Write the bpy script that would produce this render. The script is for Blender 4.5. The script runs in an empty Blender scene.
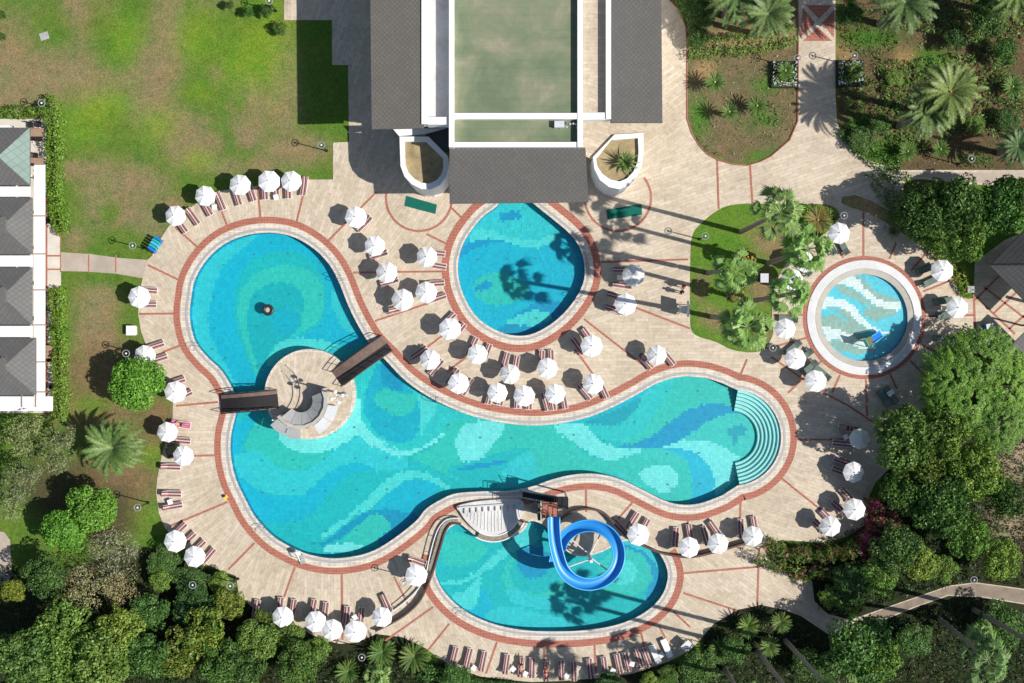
import bpy, math, random
import numpy as np
from mathutils import Vector, Matrix
from mathutils.geometry import tessellate_polygon
random.seed(7); rng = np.random.default_rng(7)
CAMH = 107.0
scene = bpy.context.scene
COL = scene.collection

def P(x, y, h=0.0):
    k = 1 - h / CAMH
    return Vector(((x - 512) / 10 * k, (341.5 - y) / 10 * k, h))
def lin(r, g, b, k=1.0):
    f = lambda c: ((c / 255 + 0.055) / 1.055) ** 2.4 if c > 10 else c / 255 / 12.92
    return (f(r) * k, f(g) * k, f(b) * k)

# ------------------------------------------------------------ materials
MATS = {}
def nodes(name):
    m = bpy.data.materials.new(name); m.use_nodes = True
    nt = m.node_tree; b = nt.nodes['Principled BSDF']
    MATS[name] = m
    return m, nt, b
def N(nt, t, **kw):
    n = nt.nodes.new(t)
    for k, v in kw.items():
        if k.startswith('i_'):
            n.inputs[k[2:].replace('_', ' ')].default_value = v
        else: setattr(n, k, v)
    return n
def ramp(nt, fac, stops):
    r = nt.nodes.new('ShaderNodeValToRGB'); e = r.color_ramp.elements
    while len(e) < len(stops): e.new(0.5)
    for el, (p, c) in zip(e, stops):
        el.position = p; el.color = (*c, 1) if len(c) == 3 else c
    nt.links.new(fac, r.inputs['Fac']); return r
def sc(c, k): return tuple(min(1, v * k) for v in c)
def mulc(nt, a, b, fac=1.0):
    m = N(nt, 'ShaderNodeMix', data_type='RGBA', blend_type='MULTIPLY')
    m.inputs['Factor'].default_value = fac
    nt.links.new(a, m.inputs['A']); nt.links.new(b, m.inputs['B']); return m.outputs['Result']
def mixc(nt, f, a, b):
    m = N(nt, 'ShaderNodeMix', data_type='RGBA')
    if isinstance(f, float): m.inputs['Factor'].default_value = f
    else: nt.links.new(f, m.inputs['Factor'])
    for s, v in (('A', a), ('B', b)):
        if isinstance(v, tuple): m.inputs[s].default_value = (*v[:3], 1)
        else: nt.links.new(v, m.inputs[s])
    return m.outputs['Result']
def bump(nt, b, h, strength=0.3, dist=0.05):
    n = N(nt, 'ShaderNodeBump'); n.inputs['Strength'].default_value = strength; n.inputs['Distance'].default_value = dist
    nt.links.new(h, n.inputs['Height']); nt.links.new(n.outputs['Normal'], b.inputs['Normal'])
def coords(nt): return N(nt, 'ShaderNodeTexCoord').outputs['Object']
def noise(nt, vec, scale, detail=6, rough=0.6, dist=0.0):
    n = N(nt, 'ShaderNodeTexNoise'); n.inputs['Scale'].default_value = scale; n.inputs['Detail'].default_value = detail
    n.inputs['Roughness'].default_value = rough; n.inputs['Distortion'].default_value = dist
    nt.links.new(vec, n.inputs['Vector']); return n.outputs['Fac']
def simple(name, col, rough=0.6, var=0.15, scale=2.0, metal=0.0, bmp=0.15, spec=0.4):
    m, nt, b = nodes(name)
    v = coords(nt); f = noise(nt, v, scale)
    r = ramp(nt, f, [(0.25, sc(col, 1 - var)), (0.75, sc(col, 1 + var))])
    f2 = noise(nt, v, scale * 9, 3)
    r2 = ramp(nt, f2, [(0.3, (1 - var * .6,) * 3), (0.7, (1, 1, 1))])
    nt.links.new(mulc(nt, r.outputs[0], r2.outputs[0]), b.inputs['Base Color'])
    b.inputs['Roughness'].default_value = rough; b.inputs['Metallic'].default_value = metal
    b.inputs['Specular IOR Level'].default_value = spec
    if bmp: bump(nt, b, f2, bmp, 0.02)
    return m

simple('white_paint', (.80, .80, .79), .5, .05, .6)
simple('white_stain', (.66, .64, .61), .7, .22, .5)
def canopy_mat():
    m, nt, b = nodes('canopy_cloth'); L = nt.links.new; v = coords(nt); oi = N(nt, 'ShaderNodeObjectInfo')
    r = ramp(nt, oi.outputs['Random'], [(0, (.70, .69, .66)), (.3, (.82, .82, .82)), (.7, (.86, .86, .86)), (1, (.76, .75, .74))])
    f = noise(nt, v, 2.5, 5, .7, .5); r2 = ramp(nt, f, [(.36, (.86, .85, .83)), (.5, (1, 1, 1))]); L(mulc(nt, r.outputs[0], r2.outputs[0]), b.inputs['Base Color']); b.inputs['Roughness'].default_value = .85
canopy_mat()
simple('pole_metal', (.55, .55, .55), .35, .1, 3, .6)
simple('dark_metal', (.035, .035, .038), .4, .1, 3, .5)
simple('plastic_white', (.80, .80, .78), .35, .05, 2)
simple('maroon', (.15, .03, .032), .8, .25, 3)
simple('wood_dark', (.11, .065, .05), .7, .3, 2)
simple('wood_bridge', (.20, .13, .105), .65, .3, 2)
simple('rubber_black', (.018, .015, .016), .8, .3, 2)
simple('green_fabric', (.13, .18, .15), .8, .2, 3)
simple('green_mat', (.0, .12, .085), .9, .15, 3)
simple('slide_blue', (.02, .26, .66), .42, .06, .8, 0, .02, .6)
simple('slide_blue_light', (.08, .42, .80), .35, .06, .8, 0, .02, .6)
simple('kerb_red', (.30, .10, .075), .8, .2, 2)
simple('bark', (.16, .12, .09), .9, .35, 4, 0, .6)
simple('palm_bark', (.27, .23, .19), .9, .35, 5, 0, .7)
simple('straw', (.36, .28, .15), .95, .4, 1.2, 0, .6)
simple('soil', (.22, .16, .10), .95, .35, 1.5, 0, .6)
simple('stone_grey', (.38, .38, .37), .7, .18, .8)
simple('stone_pale', (.56, .57, .58), .6, .12, .8)
simple('pebble', (.30, .26, .20), .9, .45, 6, 0, .7)
simple('concrete_path', (.44, .37, .30), .85, .2, .6)
simple('concrete_shade', (.60, .59, .57), .85, .2, .6)
simple('terrace', (.62, .57, .50), .8, .15, .8)
simple('table_wood', (.36, .24, .16), .6, .2, 3)
simple('skin', (.50, .29, .20), .5, .08, 4)
simple('hair', (.03, .02, .015), .7, .2, 8)
simple('cloth_red', (.55, .07, .05), .8, .15, 3)
simple('cloth_black', (.02, .02, .025), .8, .15, 3)
simple('cloth_pink', (.62, .10, .33), .8, .25, 5)
simple('cloth_orange', (.75, .22, .05), .8, .15, 3)
simple('foam_yellow', (.80, .55, .08), .6, .1, 3)
simple('toy_blue', (.02, .17, .60), .3, .08, 2)
simple('toy_teal', (.02, .38, .30), .4, .1, 2)
simple('toy_olive', (.15, .15, .05), .6, .1, 2)
simple('rubber_ring', (.03, .03, .03), .4, .1, 4)
simple('steel', (.62, .63, .65), .22, .05, 4, .9)
simple('ac_dark', (.05, .06, .06), .5, .2, 4)
simple('grate', (.50, .49, .47), .6, .1, 3)
simple('lip_grey', (.46, .43, .37), .7, .15, 1.2)
simple('lip_white', (.66, .66, .66), .55, .10, 1.0)

# deck: travertine planks turning with the sectors around the pools
def deck_mat(name, base, dirty, plank=True):
    m, nt, b = nodes(name); L = nt.links.new
    v = coords(nt)
    sub = N(nt, 'ShaderNodeVectorMath', operation='SUBTRACT'); sub.inputs[1].default_value = (-21.0, -8.0, 0); L(v, sub.inputs[0])
    sp = N(nt, 'ShaderNodeSeparateXYZ'); L(sub.outputs[0], sp.inputs[0])
    at = N(nt, 'ShaderNodeMath', operation='ARCTAN2'); L(sp.outputs['Y'], at.inputs[0]); L(sp.outputs['X'], at.inputs[1])
    sn = N(nt, 'ShaderNodeMath', operation='SNAP'); sn.inputs[1].default_value = math.radians(18); L(at.outputs[0], sn.inputs[0])
    ng = N(nt, 'ShaderNodeMath', operation='MULTIPLY'); ng.inputs[1].default_value = -1; L(sn.outputs[0], ng.inputs[0])
    rot = N(nt, 'ShaderNodeVectorRotate', rotation_type='Z_AXIS'); L(v, rot.inputs['Vector']); L(ng.outputs[0], rot.inputs['Angle'])
    br = N(nt, 'ShaderNodeTexBrick'); L(rot.outputs[0], br.inputs['Vector'])
    br.inputs['Scale'].default_value = 1.0; br.inputs['Brick Width'].default_value = 1.3; br.inputs['Row Height'].default_value = .33
    br.inputs['Mortar Size'].default_value = .018; br.inputs['Mortar Smooth'].default_value = .4
    br.inputs['Color1'].default_value = (1, 1, 1, 1); br.inputs['Color2'].default_value = (.78, .76, .73, 1); br.inputs['Mortar'].default_value = (.66, .61, .54, 1)
    f = noise(nt, v, .16, 8, .62); r = ramp(nt, f, [(.32, dirty), (.5, base), (.8, sc(base, 1.10))])
    f2 = noise(nt, v, 2.2, 5, .7); r2 = ramp(nt, f2, [(.36, (.84, .81, .77)), (.46, (.96, .95, .93)), (.60, (1.05, 1.045, 1.035))])
    c = mulc(nt, mulc(nt, r.outputs[0], r2.outputs[0]), br.outputs['Color'], .85)
    # sparse dark stains
    f3 = noise(nt, v, .55, 4, .5); r3 = ramp(nt, f3, [(.66, (1, 1, 1)), (.80, (.74, .68, .60))])
    c = mulc(nt, c, r3.outputs[0])
    L(c, b.inputs['Base Color']); b.inputs['Roughness'].default_value = .75
    bump(nt, b, br.outputs['Fac'], .15, .01); return m
deck_mat('travertine', (.60, .515, .405), (.52, .44, .335))

def brick_mat(name, base, w=.30, h=.30):
    m, nt, b = nodes(name); L = nt.links.new; v = coords(nt)
    br = N(nt, 'ShaderNodeTexBrick'); L(v, br.inputs['Vector']); br.offset = 0.0
    br.inputs['Scale'].default_value = 1.0; br.inputs['Brick Width'].default_value = w; br.inputs['Row Height'].default_value = h
    br.inputs['Mortar Size'].default_value = .022; br.inputs['Color1'].default_value = (*base, 1); br.inputs['Color2'].default_value = (*sc(base, .80), 1)
    br.inputs['Mortar'].default_value = (*sc(base, 1.35), 1)
    f = noise(nt, v, .8, 5); r = ramp(nt, f, [(.3, (.82, .82, .82)), (.7, (1.0, 1.0, 1.0))])
    L(mulc(nt, br.outputs['Color'], r.outputs[0]), b.inputs['Base Color']); b.inputs['Roughness'].default_value = .8; return m
brick_mat('brick_red', (.39, .14, .095))
brick_mat('coping', (.66, .58, .48), .5, .5)
brick_mat('pool_wall_tile', (.01, .22, .36), .25, .25)

def roof_mat(name, base, s=.33):
    m, nt, b = nodes(name); L = nt.links.new; v = coords(nt)
    rot = N(nt, 'ShaderNodeVectorRotate', rotation_type='Z_AXIS'); L(v, rot.inputs['Vector']); rot.inputs['Angle'].default_value = math.radians(45)
    br = N(nt, 'ShaderNodeTexBrick'); L(rot.outputs[0], br.inputs['Vector']); br.offset = 0.0
    br.inputs['Scale'].default_value = 1.0; br.inputs['Brick Width'].default_value = s; br.inputs['Row Height'].default_value = s
    br.inputs['Mortar Size'].default_value = .045; br.inputs['Mortar Smooth'].default_value = .6
    br.inputs['Color1'].default_value = (*base, 1); br.inputs['Color2'].default_value = (*sc(base, .88), 1); br.inputs['Mortar'].default_value = (*sc(base, .74), 1)
    f = noise(nt, v, .35, 6); r = ramp(nt, f, [(.3, (.86, .86, .87)), (.7, (1, 1, 1))])
    L(mulc(nt, br.outputs['Color'], r.outputs[0]), b.inputs['Base Color']); b.inputs['Roughness'].default_value = .8
    bump(nt, b, br.outputs['Fac'], .4, .03); return m
roof_mat('roof_brown', (.155, .14, .12)); roof_mat('roof_grey', (.125, .118, .108)); roof_mat('roof_villa', (.15, .145, .14), .36); roof_mat('roof_green', (.22, .30, .26), .6)

def court_mat():
    m, nt, b = nodes('court_green'); L = nt.links.new; v = coords(nt)
    f = noise(nt, v, .25, 8, .65, .4); r = ramp(nt, f, [(.36, (.125, .165, .095)), (.47, (.165, .20, .115)), (.57, (.215, .225, .14)), (.68, (.31, .28, .19))])
    w = N(nt, 'ShaderNodeTexWave', wave_type='BANDS', bands_direction='Y'); w.inputs['Scale'].default_value = .45; w.inputs['Distortion'].default_value = .4
    L(v, w.inputs['Vector']); r2 = ramp(nt, w.outputs['Fac'], [(0.0, (.93, .93, .93)), (.10, (1, 1, 1))])
    L(mulc(nt, r.outputs[0], r2.outputs[0]), b.inputs['Base Color']); b.inputs['Roughness'].default_value = .85
court_mat()

def stripe_mat():   # mattress: white and maroon stripes running along the bed
    m, nt, b = nodes('stripe_fabric'); L = nt.links.new; v = coords(nt)
    sp = N(nt, 'ShaderNodeSeparateXYZ'); L(v, sp.inputs[0])
    a = N(nt, 'ShaderNodeMath', operation='ABSOLUTE'); L(sp.outputs['Y'], a.inputs[0])
    r = ramp(nt, a.outputs[0], [(0.0, (.62, .50, .46)), (.065, (.17, .035, .035)), (.20, (.60, .50, .47)), (.235, (.16, .03, .03))]); r.color_ramp.interpolation = 'CONSTANT'
    f = noise(nt, v, 7, 4); r2 = ramp(nt, f, [(.3, (.8, .8, .8)), (.7, (1, 1, 1))])
    L(mulc(nt, r.outputs[0], r2.outputs[0]), b.inputs['Base Color']); b.inputs['Roughness'].default_value = .85
stripe_mat()

def ground_mat():
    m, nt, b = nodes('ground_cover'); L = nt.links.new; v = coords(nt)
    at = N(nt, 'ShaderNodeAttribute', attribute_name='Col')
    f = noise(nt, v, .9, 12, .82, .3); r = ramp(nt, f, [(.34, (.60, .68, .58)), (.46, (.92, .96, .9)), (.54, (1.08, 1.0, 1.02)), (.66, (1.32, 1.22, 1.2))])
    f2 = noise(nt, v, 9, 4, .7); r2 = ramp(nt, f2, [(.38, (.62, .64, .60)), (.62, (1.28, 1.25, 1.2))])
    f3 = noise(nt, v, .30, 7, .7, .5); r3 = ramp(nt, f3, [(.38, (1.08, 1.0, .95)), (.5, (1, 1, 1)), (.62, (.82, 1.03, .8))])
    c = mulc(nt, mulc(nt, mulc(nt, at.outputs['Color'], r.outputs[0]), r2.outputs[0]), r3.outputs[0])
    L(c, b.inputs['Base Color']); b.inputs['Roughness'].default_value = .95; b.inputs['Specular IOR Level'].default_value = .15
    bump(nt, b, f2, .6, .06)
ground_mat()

def tile_mat():
    m, nt, b = nodes('mosaic_tile'); L = nt.links.new; v = coords(nt)
    at = N(nt, 'ShaderNodeAttribute', attribute_name='Col')
    br = N(nt, 'ShaderNodeTexBrick'); br.offset = 0; L(v, br.inputs['Vector']); br.inputs['Scale'].default_value = 1
    br.inputs['Brick Width'].default_value = .25; br.inputs['Row Height'].default_value = .25; br.inputs['Mortar Size'].default_value = .02
    br.inputs['Color1'].default_value = (1, 1, 1, 1); br.inputs['Color2'].default_value = (.94, .96, .97, 1); br.inputs['Mortar'].default_value = (.66, .84, .88, 1)
    f = noise(nt, v, 2.6, 6, .8); r = ramp(nt, f, [(.34, (.84, .90, .91)), (.5, (.98, .99, .99)), (.66, (1.35, 1.12, 1.09))])
    L(mulc(nt, mulc(nt, at.outputs['Color'], br.outputs['Color'], .8), r.outputs[0]), b.inputs['Base Color']); b.inputs['Roughness'].default_value = .5
tile_mat()

def water_mat(name, tint, ripple, rs):
    m, nt, b = nodes(name); L = nt.links.new; nt.nodes.remove(b); v = coords(nt)
    w1 = noise(nt, v, rs, 3, .55, .6)
    bm = N(nt, 'ShaderNodeBump'); bm.inputs['Strength'].default_value = ripple; bm.inputs['Distance'].default_value = .05; L(w1, bm.inputs['Height'])
    tr = N(nt, 'ShaderNodeBsdfTransparent'); tr.inputs['Color'].default_value = (*tint, 1)
    gl = N(nt, 'ShaderNodeBsdfGlossy'); gl.inputs['Roughness'].default_value = .04; L(bm.outputs[0], gl.inputs['Normal'])
    fr = N(nt, 'ShaderNodeFresnel'); fr.inputs['IOR'].default_value = 1.33; L(bm.outputs[0], fr.inputs['Normal'])
    mx = N(nt, 'ShaderNodeMixShader'); L(fr.outputs[0], mx.inputs[0]); L(tr.outputs[0], mx.inputs[1]); L(gl.outputs[0], mx.inputs[2])
    L(mx.outputs[0], nt.nodes['Material Output'].inputs['Surface']); return m
water_mat('water', (.93, 1.0, 1.0), .12, 1.6)
water_mat('water_rippled', (.93, 1.0, 1.0), .35, 1.5)

def leaf_mat(name, col, col2, trans=.2, var=.45):
    m, nt, b = nodes(name); L = nt.links.new; nt.nodes.remove(b)
    g = N(nt, 'ShaderNodeNewGeometry'); v = coords(nt)
    r_ = ramp(nt, g.outputs['Random Per Island'], [(0, sc(col, 1 - var)), (.5, col), (1, sc(col, 1 + var))])
    oi = N(nt, 'ShaderNodeObjectInfo'); ro = ramp(nt, oi.outputs['Random'], [(0, (.62, .70, .75)), (.35, (1.0, .95, .9)), (.7, (.85, 1.0, .85)), (1, (1.35, 1.15, .95))])
    class _R: outputs = [mulc(nt, r_.outputs[0], ro.outputs[0])]
    r = _R
    f = noise(nt, v, .7, 3); r2 = ramp(nt, f, [(.38, (0, 0, 0)), (.64, (1, 1, 1))])
    c = mixc(nt, r2.outputs[0], r.outputs[0], mulc(nt, r.outputs[0], ramp(nt, g.outputs['Random Per Island'], [(0, tuple(b_ / max(a_, 1e-3) for a_, b_ in zip(col, col2))), (1, tuple(b_ / max(a_, 1e-3) for a_, b_ in zip(col, col2)))]).outputs[0]))
    d = N(nt, 'ShaderNodeBsdfDiffuse'); L(c, d.inputs['Color'])
    t = N(nt, 'ShaderNodeBsdfTranslucent'); L(c, t.inputs['Color'])
    gl = N(nt, 'ShaderNodeBsdfGlossy'); gl.inputs['Roughness'].default_value = .45; gl.inputs['Color'].default_value = (.5, .5, .45, 1)
    mx = N(nt, 'ShaderNodeMixShader'); mx.inputs[0].default_value = trans; L(d.outputs[0], mx.inputs[1]); L(t.outputs[0], mx.inputs[2])
    m2 = N(nt, 'ShaderNodeMixShader'); m2.inputs[0].default_value = .04; L(mx.outputs[0], m2.inputs[1]); L(gl.outputs[0], m2.inputs[2])
    L(m2.outputs[0], nt.nodes['Material Output'].inputs['Surface']); return m
leaf_mat('leaf_bright', (.19, .38, .055), (.13, .29, .04))
leaf_mat('leaf_mid', (.15, .27, .055), (.21, .32, .07))
leaf_mat('leaf_dark', (.075, .16, .04), (.11, .21, .05))
leaf_mat('leaf_olive', (.34, .36, .15), (.26, .30, .13))
leaf_mat('leaf_grey', (.42, .42, .27), (.30, .33, .16))
leaf_mat('leaf_yellow', (.24, .28, .05), (.13, .22, .035))
leaf_mat('leaf_feather', (.19, .34, .05), (.10, .23, .03))
leaf_mat('palm_leaf', (.16, .235, .085), (.12, .20, .06))
leaf_mat('fan_leaf', (.28, .40, .13), (.20, .33, .09))
leaf_mat('cycad_leaf', (.10, .19, .04), (.15, .22, .05))
leaf_mat('dry_leaf', (.30, .22, .07), (.20, .19, .06))
leaf_mat('hedge_leaf', (.19, .32, .04), (.14, .26, .035))
leaf_mat('flower', (.32, .05, .13), (.22, .05, .10))
leaf_mat('undergrowth', (.025, .05, .014), (.05, .08, .02))  # leaf tone lowered to paint in the shade below the trees
leaf_mat('grass_leaf', (.06, .16, .02), (.09, .2, .03))

# ------------------------------------------------------------ mesh tools
class MB:
    def __init__(s): s.v = []; s.f = []; s.m = []
    def add(s, vs, fs, mi=0):
        o = len(s.v); s.v += [tuple(v) for v in vs]; s.f += [tuple(i + o for i in f) for f in fs]; s.m += [mi] * len(fs); return s
    def box(s, c, d, rz=0, mi=0, taper=1.0, rx=0, ry=0):
        R = Matrix.Rotation(rz, 3, 'Z') @ Matrix.Rotation(ry, 3, 'Y') @ Matrix.Rotation(rx, 3, 'X'); c = Vector(c); vs = []
        for z in (-1, 1):
            t = taper if z > 0 else 1
            for x, y in ((-1, -1), (1, -1), (1, 1), (-1, 1)):
                vs.append(c + R @ Vector((x * d[0] / 2 * t, y * d[1] / 2 * t, z * d[2] / 2)))
        return s.add(vs, [(3, 2, 1, 0), (4, 5, 6, 7), (0, 1, 5, 4), (1, 2, 6, 5), (2, 3, 7, 6), (3, 0, 4, 7)], mi)
    def tube(s, pts, r, n=8, mi=0, cap=True, closed=False):
        pts = [Vector(p) for p in pts]; k = len(pts)
        rs = r if isinstance(r, (list, tuple)) else [r] * k
        up = Vector((0, 0, 1)); vs = []; fs = []
        for i, p in enumerate(pts):
            a = pts[i - 1] if (i > 0 or closed) else p; b = pts[(i + 1) % k] if (i < k - 1 or closed) else p
            t = (b - a).normalized()
            u = t.cross(up)
            if u.length < .05: u = t.cross(Vector((1, 0, 0)))
            u.normalize(); w = u.cross(t)
            for j in range(n):
                q = 2 * math.pi * j / n; vs.append(p + (u * math.cos(q) + w * math.sin(q)) * rs[i])
        for i in range(k if closed else k - 1):
            for j in range(n):
                a = i * n + j; b = i * n + (j + 1) % n; i2 = (i + 1) % k
                fs.append((a, b, i2 * n + (j + 1) % n, i2 * n + j))
        if cap and not closed: fs += [tuple(range(n - 1, -1, -1)), tuple((k - 1) * n + j for j in range(n))]
        return s.add(vs, fs, mi)
    def lathe(s, prof, c=(0, 0, 0), n=16, mi=0):
        c = Vector(c); vs = []; fs = []
        for r, z in prof:
            for j in range(n):
                q = 2 * math.pi * j / n; vs.append(c + Vector((r * math.cos(q), r * math.sin(q), z)))
        for i in range(len(prof) - 1):
            for j in range(n): fs.append((i * n + j, i * n + (j + 1) % n, (i + 1) * n + (j + 1) % n, (i + 1) * n + j))
        return s.add(vs, fs, mi)
    def prism(s, poly, z0, z1, mi=0, bottom=True):
        poly = [Vector((p[0], p[1], 0)) for p in poly]; n = len(poly)
        ar = sum(poly[i].x * poly[(i + 1) % n].y - poly[(i + 1) % n].x * poly[i].y for i in range(n))
        if ar < 0: poly = poly[::-1]
        tris = tessellate_polygon([poly]); vs = [(p.x, p.y, z1) for p in poly] + [(p.x, p.y, z0) for p in poly]; fs = []
        for t in tris:
            a, b, c = t
            cr = (poly[b] - poly[a]).cross(poly[c] - poly[a]).z
            if cr < 0: a, c = c, a
            fs.append((a, b, c))
            if bottom: fs.append((c + n, b + n, a + n))
        for i in range(n): j = (i + 1) % n; fs.append((i + n, j + n, j, i))
        return s.add(vs, fs, mi)
    def quad(s, a, b, c, d, mi=0): return s.add([a, b, c, d], [(0, 1, 2, 3)], mi)
    def ribbon(s, A, B, closed=False, mi=0):   # faces between two 3D polylines
        n = len(A); vs = list(A) + list(B); fs = []
        for i in range(n if closed else n - 1):
            j = (i + 1) % n; fs.append((i, j, n + j, n + i))
        return s.add(vs, fs, mi)
    def build(s, name, mats, parent=None, smooth=False):
        me = bpy.data.meshes.new(name); me.from_pydata([tuple(v) for v in s.v], [], s.f)
        if not isinstance(mats, (list, tuple)): mats = [mats]
        for m in mats: me.materials.append(MATS[m])
        if len(mats) > 1: me.polygons.foreach_set('material_index', s.m)
        if smooth: me.polygons.foreach_set('use_smooth', [True] * len(me.polygons))
        me.update(); o = bpy.data.objects.new(name, me); COL.objects.link(o)
        if parent: o.parent = parent
        return o
def np_mesh(name, V, F, mat, parent=None):
    me = bpy.data.meshes.new(name); me.from_pydata(V.tolist(), [], F.tolist())
    for m in (mat if isinstance(mat, list) else [mat]): me.materials.append(MATS[m])
    o = bpy.data.objects.new(name, me); COL.objects.link(o)
    if parent: o.parent = parent
    return o
LABELS = {}
def thing(name, label, cat, loc=(0, 0, 0), rz=0, group=None):
    o = bpy.data.objects.new(name, None); COL.objects.link(o); o.location = loc; o.rotation_euler = (0, 0, rz); o.empty_display_size = .2
    tag(o, label, cat, group); return o
def tag(o, label, cat, group=None, kind=None):
    if label: o['label'] = label
    if cat: o['category'] = cat
    if group: o['group'] = group
    if kind: o['kind'] = kind
    return o
def struct(o): o['kind'] = 'structure'; return o
def dup(root, loc, rz, label, group=None, scale=None, cat=None):
    r = root.copy(); COL.objects.link(r); r.location = loc; r.rotation_euler = (0, 0, rz)
    if scale: r.scale = scale
    r['label'] = label
    if group: r['group'] = group
    if cat: r['category'] = cat
    for ch in list(root.children):
        c = ch.copy(); COL.objects.link(c); c.parent = r
        for g in ch.children:
            d = g.copy(); COL.objects.link(d); d.parent = c
    return r
class Placer:    # first placement moves the prototype, later ones copy it
    def __init__(s, root): s.root = root; s.used = False
    def put(s, loc, rz, label, group=None, scale=None):
        if not s.used:
            s.used = True; r = s.root; r.location = loc; r.rotation_euler = (0, 0, rz); r['label'] = label
            if group: r['group'] = group
            if scale: s.root.scale = scale
            return r
        return dup(s.root, loc, rz, label, group, scale or (1, 1, 1))

# planar curves, in photo units of 0.1 m
def spline(pts, closed=True, step=2.0):
    pts = [Vector(p) for p in pts]; n = len(pts); out = []
    rngi = range(n) if closed else range(n - 1)
    for i in rngi:
        if closed: a, b, c, d = pts[i - 1], pts[i], pts[(i + 1) % n], pts[(i + 2) % n]
        else: a, b, c, d = pts[max(i - 1, 0)], pts[i], pts[i + 1], pts[min(i + 2, n - 1)]
        k = max(2, int((c - b).length / step))
        for j in range(k):
            t = j / k; out.append(.5 * ((2 * b) + (c - a) * t + (2 * a - 5 * b + 4 * c - d) * t * t + (3 * b - a - 3 * c + d) * t ** 3))
    if not closed: out.append(pts[-1])
    return out
def area(p): return sum(p[i][0] * p[(i + 1) % len(p)][1] - p[(i + 1) % len(p)][0] * p[i][1] for i in range(len(p))) / 2
def offset(poly, d, closed=True):
    n = len(poly); sg = 1 if (not closed or area(poly) > 0) else -1; out = []
    for i in range(n):
        a = poly[i - 1] if (closed or i > 0) else poly[i]; b = poly[(i + 1) % n] if (closed or i < n - 1) else poly[i]
        t = Vector((b[0] - a[0], b[1] - a[1]))
        if t.length < 1e-6: t = Vector((1, 0))
        t.normalize(); out.append(Vector((poly[i][0] + t.y * sg * d, poly[i][1] - t.x * sg * d)))
    return out
def W(pts, z=0.0): return [Vector(((p[0] - 512) / 10, (341.5 - p[1]) / 10, z)) for p in pts]
def fill(mb, loops, z, mi=0):   # loops in photo units; first outer, rest holes
    L = [W(l, 0) for l in loops]; tris = tessellate_polygon(L); vs = [v for l in L for v in l]
    fs = []
    for a, b, c in tris:
        if (vs[b] - vs[a]).cross(vs[c] - vs[a]).z < 0: a, c = c, a
        fs.append((a, b, c))
    return mb.add([(v.x, v.y, z) for v in vs], fs, mi)
def inside(poly, X, Y):
    px = np.array([p[0] for p in poly]); py = np.array([p[1] for p in poly]); r = np.zeros(X.shape, bool); n = len(px); j = n - 1
    for i in range(n):
        dy = py[j] - py[i]
        if abs(dy) > 1e-9:
            c = ((py[i] > Y) != (py[j] > Y)) & (X < (px[j] - px[i]) * (Y - py[i]) / dy + px[i]); r ^= c
        j = i
    return r
def circ(cx, cy, r, a0=0, a1=360, n=64, ry=None):
    ry = ry or r; full = abs(a1 - a0) >= 360
    return [Vector((cx + r * math.cos(math.radians(a0 + (a1 - a0) * i / (n if full else n - 1))), cy + ry * math.sin(math.radians(a0 + (a1 - a0) * i / (n if full else n - 1))))) for i in range(n)]
SKY_S, SUN_S, EXPO = .078, 4.7, .26
# ================================================================ SETTING
main_left = [(191,297),(195,278.5),(207.5,258.5),(225,243.5),(247,235),(271,232.8),(293.5,237),(313.5,248.5),(328.5,263.5),(338.5,281),(348.5,306),(358.5,326),(370,344),(386.9,361.5),(406,381),(431,398),(461,412),(486,419.5),(512,424),(537,425.5),(562,423),(587,417.5),(612,407.5),(637,394.5),(658,383),(682,376.5),(704.5,378),(722,383)]
steps_arc = circ(733, 437.5, 48, -86, 84, 40)
main_low = [(722,495.5),(699.5,503.5),(679.5,504.5),(662,499.5),(642,489.5),(619.5,479),(597,474),(574.5,474.5),(552,479.5),(532,486.5),(508,491),(481,491.5),(456,493.5),(441,499.5),(426,509),(416,521),(396,537),(376,549.5),(356,556),(331,558.3),(306,553.5),(286,544.5),(271,534.5),(255,517),(245,499),(235,477),(230.5,454.5),(231,434),(236,412),(236,397),(222.5,372),(207.5,357),(195,341),(189.5,318)]
full = [Vector(p) for p in main_left] + steps_arc + [Vector(p) for p in main_low]
# dense main outline (spline only through the free-form stretches)
A = spline(main_low + main_left, closed=False)
MAIN = A + steps_arc
ROUND = spline([(498,190),(499,203.5),(481,218.5),(466,238.5),(459.5,255),(458,271),(462,291),(473.5,313),(490,327),(511,335),(532,334),(554.5,321.5),(572,303.5),(583,283.5),(584.5,266),(580,248.5),(569.5,233.5),(552,218.5),(539.5,208.5),(529,199),(527,190)])
SLIDE = spline([(435.4,570),(439.3,550.8),(444.6,534.5),(451,527),(459.3,524),(467,529),(479,537.4),(496,540.6),(513,537),(524,530),(531,521),(545,526),(556,537),(566.7,551),(581.4,556.5),(598.5,553.2),(610.7,547.6),(625.3,541),(642.4,543.5),(658,552),(667.3,570.3),(665.6,587.4),(656,603),(637.5,616.7),(612,626),(581.4,630.5),(552,631.5),(527.7,630.5),(503,626.5),(479,618.5),(459.3,607),(444.6,592.3),(437.5,580)])
KID = circ(864.3, 317.6, 43.3, n=72)
ISLAND = circ(310.3, 394, 45, n=72)
G1 = spline([(692,237),(701.7,222.8),(720.4,208.7),(738,204),(760,203.6),(788,204),(826,204.5),(838,211),(837.5,220.4),(823.5,234.5),(797,252),(783.7,268),(774,288),(772,312),(772.5,335),(760,351),(735,350.5),(715.8,342),(693,332.8),(690,310),(690,270)])
G2 = [Vector(p) for p in [(660,-20),(670.5,0),(679.8,9),(686.4,26.4),(687.7,45),(687.7,118.6),(692,132),(699.5,145),(708,154),(718,159.4),(732,163.5),(747,164.7),(760,161),(770.7,155.5),(789,139.7),(797,121),(797.5,42),(797.5,-20)]]
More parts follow.
